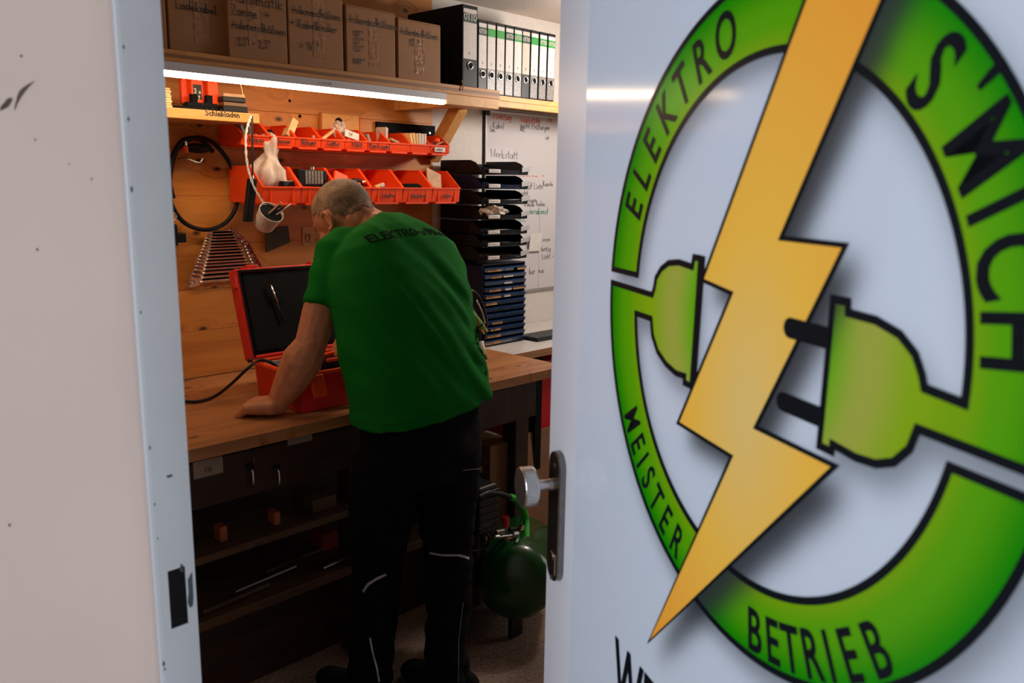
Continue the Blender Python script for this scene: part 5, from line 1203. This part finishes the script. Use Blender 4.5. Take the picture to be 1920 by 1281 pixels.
mm = N.new('ShaderNodeMath'); mm.operation = 'MULTIPLY_ADD'; mm.inputs[1].default_value = .6; L.new(a2.outputs['Fac'], mm.inputs[0]); L.new(a1.outputs['Fac'], mm.inputs[2])
rp = N.new('ShaderNodeValToRGB'); rp.color_ramp.elements[0].position = .62; rp.color_ramp.elements[0].color = (.045, .022, .012, 1); rp.color_ramp.elements[1].position = .98; rp.color_ramp.elements[1].color = (.36, .23, .13, 1)
L.new(mm.outputs[0], rp.inputs['Fac']); L.new(rp.outputs[0], b.inputs['Base Color']); b.inputs['Roughness'].default_value = .7
bp = N.new('ShaderNodeBump'); bp.inputs['Strength'].default_value = .7; bp.inputs['Distance'].default_value = .002; L.new(a1.outputs['Fac'], bp.inputs['Height']); L.new(bp.outputs['Normal'], b.inputs['Normal'])
hm.materials.append(m); oh = bpy.data.objects.new('hair', hm); C.objects.link(oh); oh.parent = man
for p in hm.polygons: p.use_smooth = True
for s_ in (-1, 1):
    e_ = MB(); e_.sph(HC+Sh*s_*.030+Fh*.081+Uh*.0, .0115, sub=2); e_.build('eye', M_white, man, smooth=True)
# ---------------- T-shirt
M_shirt = plain('green_cotton', (.0015, .150, .012), .9, var=.05, scale=300, bump=.12, spec=.12)
M_hemst = plain('green_seam', (.02, .26, .03), .85, var=.05)
def ringpts(c, S_, F_, a, b_, n=56, e=2.35):
    out = []
    for k in range(n):
        t = 2*PI*k/n; cs_, sn = math.cos(t), math.sin(t)
        out.append(V(c)+S_*a*math.copysign(abs(cs_)**(2/e), cs_)+F_*b_*math.copysign(abs(sn)**(2/e), sn))
    return out
def loft(mb, rings):
    R = [[mb.bm.verts.new(p) for p in r] for r in rings]; n = len(R[0])
    for i in range(len(R)-1):
        for k in range(n): mb.bm.faces.new((R[i][k], R[i][(k+1) % n], R[i+1][(k+1) % n], R[i+1][k]))
    mb.bm.faces.new(R[0][::-1]); mb.bm.faces.new(R[-1])
spec = [(794, 762, 1.77, .222, .150, 0), (790, 735, 1.78, .212, .148, .08), (776, 690, 1.805, .206, .146, .18), (766, 630, 1.84, .208, .146, .26), (757, 570, 1.88, .214, .146, .33), (747, 520, 1.925, .220, .140, .40), (738, 478, 1.965, .212, .125, .5), (726, 448, 1.995, .160, .100, .6), (718, 430, 2.015, .098, .078, .7), (716, 417, 2.03, .064, .060, .75)]
ts = MB(); rings = []
for x, y, Yc, a, b_, lean in spec:
    S_ = V((1, -.03, max(0, .13-(z0_ix:=spec.index((x, y, Yc, a, b_, lean)))*.035))).normalized(); F_ = V((0, 1, -lean)).normalized()
    rings.append(ringpts(PY(x, y, Yc), S_, F_, a, b_))
loft(ts, rings)
def sleeve(mb, A, B, ra, rb, extra=None):
    d = (B-A).normalized(); s1 = d.cross(Y_).normalized(); s2 = d.cross(s1).normalized(); n = 32
    pts = [(A-d*.03, ra*.7), (A, ra), (A.lerp(B, .5), (ra+rb)/2*1.02), (B, rb)]
    rr = [[p+(s1*math.cos(2*PI*k/n)+s2*math.sin(2*PI*k/n)*.94)*r for k in range(n)] for p, r in pts]; loft(mb, rr)
SLh = PY(612, 579, 2.005)
sleeve(ts, SL+V((.012, 0, -.010)), SLh, .074, .067)
chain(ts, [(SL+V((.02, 0, .0)), .058), (NB-Z_*.065, .052)], 3)
SRh = SR.lerp(ER, .72)
sleeve(ts, SR+V((-.02, -.004, -.012)), SRh+V((.0, -.03, 0)), .074, .066)
chain(ts, [(SR+V((-.01, 0, 0)), .058), (NB-Z_*.062, .054)], 3)
hemA, hemB = PY(672, 806, 1.76), PY(918, 745, 1.76)
def wrinkle(me):
    # long soft folds from the left armpit and shoulder blade to the right hip
    A = PY(700, 560, 1.75); 
    for v in me.vertices:
        p = v.co.copy(); n = v.normal
        z = p.z; x = p.x
        fold = 0
        q = V((x*1.0+z*.55, p.y*.6, z*.15))
        w1 = noise.noise(V((q.x*13, q.y*4, z*2.2)))
        w2 = noise.noise(V((q.x*26+5, q.y*6, z*4.0+3)))
        amt = (.35+.65*max(0, min(1, (1.32-z)/.18)))*max(.15, min(1, (z-.93)/.10))
        fold = (abs(w1)*-.020+.006)*amt + w2*.0055*amt
        # sag at lower back, nipped folds near the right flank
        fl = math.exp(-((x-1.62)/.07)**2)*math.exp(-((z-1.08)/.16)**2)
        fold += fl*.012*math.sin((z*1.0+x*.9)*58)
        # long diagonal drag lines from the left shoulder blade down to the right hip
        s_ = x*.86+z*.50; fade = max(0, min(1, (1.36-z)/.12))*max(0, min(1, (z-.93)/.12))
        fold += fade*(.0065*math.exp(-((s_-1.955)/.016)**2)+.0055*math.exp(-((s_-2.02)/.014)**2)+.005*math.exp(-((s_-1.86)/.02)**2)-.004*math.exp(-((s_-1.985)/.012)**2))
        v.co = p + n*fold
ob_shirt = remesh(ts, .0065, 9, 't_shirt', M_shirt, man, wrinkle)
sub_ = ob_shirt.modifiers.new('smooth', 'SMOOTH'); sub_.iterations = 2; sub_.factor = .5
dgs = bpy.context.evaluated_depsgraph_get(); dgs.update()
off = wloc(man)
def bvh_of(o):
    dgs = bpy.context.evaluated_depsgraph_get(); dgs.update(); e = o.evaluated_get(dgs); me = e.to_mesh()
    t = BVHTree.FromPolygons([v.co+off for v in me.vertices], [tuple(p.vertices) for p in me.polygons]); e.to_mesh_clear(); return t
BS = bvh_of(ob_shirt)
def hit(bv, x, y): 
    r = bv.ray_cast(CAM, ray(x, y).normalized()); return (r[0], r[1]) if r[0] else (None, None)
# printed words across the shoulders, wrapped over the cloth
def wrap_text(txt, x0, z0, sz, pen, slope=0):
    mb = MB(); 
    for pl in strokes(txt, sz, 0, step=.004):
        def f(a, b):
            o = V((x0+a, h0.y, z0+slope*a)) + V((0, .55, .83))*b*.80; dr_ = V((0, .83, -.55))
            r = BS.ray_cast(o-dr_*.5, dr_)
            return (r[0]+r[1]*(.0018)) if r[0] else o
        ribbon(mb.bm, pl, pen, f)
    return mb
h0, _n = hit(BS, 694, 456)
if h0 is None: h0 = V((1.38, 1.85, 1.39))
wt = wrap_text("ELEKTRO-s'Mich", h0.x, h0.z, .034, .0060, .02)
wt.build('shirt_lettering', plain('dark_shirt_print', (.003, .010, .008), .9, spec=.05), man)
# seams: hem, sleeve hem, collar
def seam(path, bv, wd, name, mat, parent=man, lift=.0012):
    mb = MB(); P = []
    for x, y in path:
        h, n = hit(bv, x, y)
        if h: P.append((h, n))
    for i in range(len(P)-1):
        (a, na), (b, nb) = P[i], P[i+1]
        if (b-a).length > .06: continue
        t = (b-a).normalized(); s1 = na.cross(t).normalized()*wd/2; s2 = nb.cross(t).normalized()*wd/2
        mb.bm.faces.new([mb.bm.verts.new(v) for v in (a+na*lift-s1, a+na*lift+s1, b+nb*lift+s2, b+nb*lift-s2)])
    return mb.build(name, mat, parent)
def pxline(pts, n=14):
    out = []
    for i in range(len(pts)-1): out += [(pts[i][0]+(pts[i+1][0]-pts[i][0])*k/n, pts[i][1]+(pts[i+1][1]-pts[i][1])*k/n) for k in range(n)]
    return out+[pts[-1]]
M_stitch = plain('shirt_stitch', (.001, .07, .006), .9)
seam(pxline([(668, 788), (700, 796), (745, 797), (800, 783), (860, 762), (917, 737)]), BS, .0022, 'hem_stitch', M_stitch)
seam(pxline([(573, 572), (590, 575), (630, 576), (646, 574)]), BS, .0022, 'sleeve_stitch', M_stitch)
# ---------------- trousers
M_trous = plain('black_workwear', (.0035, .004, .005), .9, var=.2, scale=80, bump=.3, spec=.12)
tr_ = MB()
loft(tr_, [ringpts(PY(x, y, Yc), X_, Y_, a, b_, 40) for x, y, Yc, a, b_ in ((790, 740, 1.785, .180, .120), (792, 790, 1.77, .185, .125), (792, 840, 1.765, .19, .13), (790, 890, 1.765, .178, .115))])
JL = [(PY(732, 870, 1.79), (.108, .110, .09)), (PY(714, 960, 1.82), (.094, .100, .08)), (PY(708, 1060, 1.86), (.072, .08, .07)), (PY(700, 1150, 1.85), (.066, .076, .07)), (PY(694, 1290, 1.83), (.060, .070, .06)), (PY(692, 1345, 1.84), (.056, .070, .05))]
JR = [(PY(838, 860, 1.74), (.096, .105, .09)), (PY(838, 950, 1.75), (.084, .092, .08)), (PY(838, 1040, 1.755), (.072, .080, .07)), (PY(842, 1120, 1.73), (.068, .076, .07)), (PY(836, 1230, 1.69), (.054, .066, .06)), (PY(832, 1335, 1.66), (.052, .066, .05))]
chain(tr_, JL, 3, .3); chain(tr_, JR, 3, .3)
tr_.sph(PY(868, 825, 1.74), 1, (.035, .055, .065), 3)
def tw(me):
    for v in me.vertices:
        p = v.co; kn = math.exp(-((p.z-.48)/.12)**2)+math.exp(-((p.z-.12)/.10)**2)
        v.co = p + v.normal*(.006*noise.noise(p*14)+(.006+.006*kn)*noise.noise(V((p.x*10, p.y*10, p.z*34))))
ob_tr = remesh(tr_, .008, 5, 'trousers', M_trous, man, tw)
BT = bvh_of(ob_tr)
M_refl = plain('reflective_tape', (.42, .50, .62), .35, var=.1, metal=.2)
M_strip_glint = plain('grey_strip_glint', (.16, .18, .20), .5)
seam(pxline([(681, 1110), (690, 1096), (705, 1086), (724, 1077)]), BT, .008, 'reflective_strip', M_refl)
seam(pxline([(806, 1037), (830, 1041), (860, 1041), (879, 1047)]), BT, .0075, 'reflective_strip', M_refl)
seam(pxline([(694, 1196), (698, 1220), (706, 1250), (711, 1279)]), BT, .005, 'reflective_strip', M_refl)
seam(pxline([(868, 1130), (860, 1200), (859, 1279)]), BT, .0025, 'reflective_strip', M_strip_glint)
seam(pxline([(868, 882), (885, 880), (900, 879)]), BT, .003, 'pocket_zip_glint', M_strip_glint)  # grey ribbon paints the highlight along the pocket zip
h, n = hit(BT, 645, 917)
if h is None: h, n = hit(BT, 655, 917)
if h:
    t1 = n.cross(Z_).normalized(); t2 = t1.cross(n).normalized(); 
    def pf(mat, s_, l, name, P): mb = MB(); mb.bm.faces.new([mb.bm.verts.new(h+n*l+t1*x*s_+t2*y*s_) for x, y in P]); return mb.build(name, mat, man)
    pf(plain('patch_red', (.75, .01, .03), .5), .020, .0025, 'red_patch', [(0, 1), (.8, .3), (.8, -.3), (0, -1), (-.8, -.3), (-.8, .3)])
    pf(M_white, .009, .0032, 'patch_mark', [(-.2, .9), (.5, .7), (.1, .1), (.5, -.5), (-.3, -.9), (-.1, -.1), (-.5, .3)])
# ---------------- shoes
for (jx, toe) in ((V((1.315, 1.85, 0)), V((-.02, .17, 0))), (V((1.545, 1.70, 0)), V((-.04, .165, 0)))):
    a = V((jx.x, jx.y, 0)); d = toe.normalized(); s_ = d.cross(Z_)
    sh_ = MB()
    chain(sh_, [(a-d*.045+Z_*.050, (.036, .036, .042)), (a+d*.02+Z_*.055, (.040, .04, .048)), (a+d*.10+Z_*.045, (.044, .044, .036)), (a+d*.165+Z_*.036, (.042, .036, .028))], 3)
    chain(sh_, [(a+Z_*.05, .042), (a+Z_*.11, .044)], 3)
    remesh(sh_, .006, 3, 'shoe', M_blackm, man)
    so = MB(); P = []
    for k in range(28):
        t = 2*PI*k/28; P.append((math.cos(t)*.046*(1 if math.sin(t) > 0 else .88), .055+math.sin(t)*.145))
    so.prism(P, a+Z_*.001, s_, d, Z_*.022); so.build('sole', M_black, man, .003)
print('ARM', (SL-ELB).length, (ELB-WR).length, 'HC', HC, 'NB', NB, 'SL', SL, 'SR', SR, 'WR', WR)
print('TANK', tcz, r_)
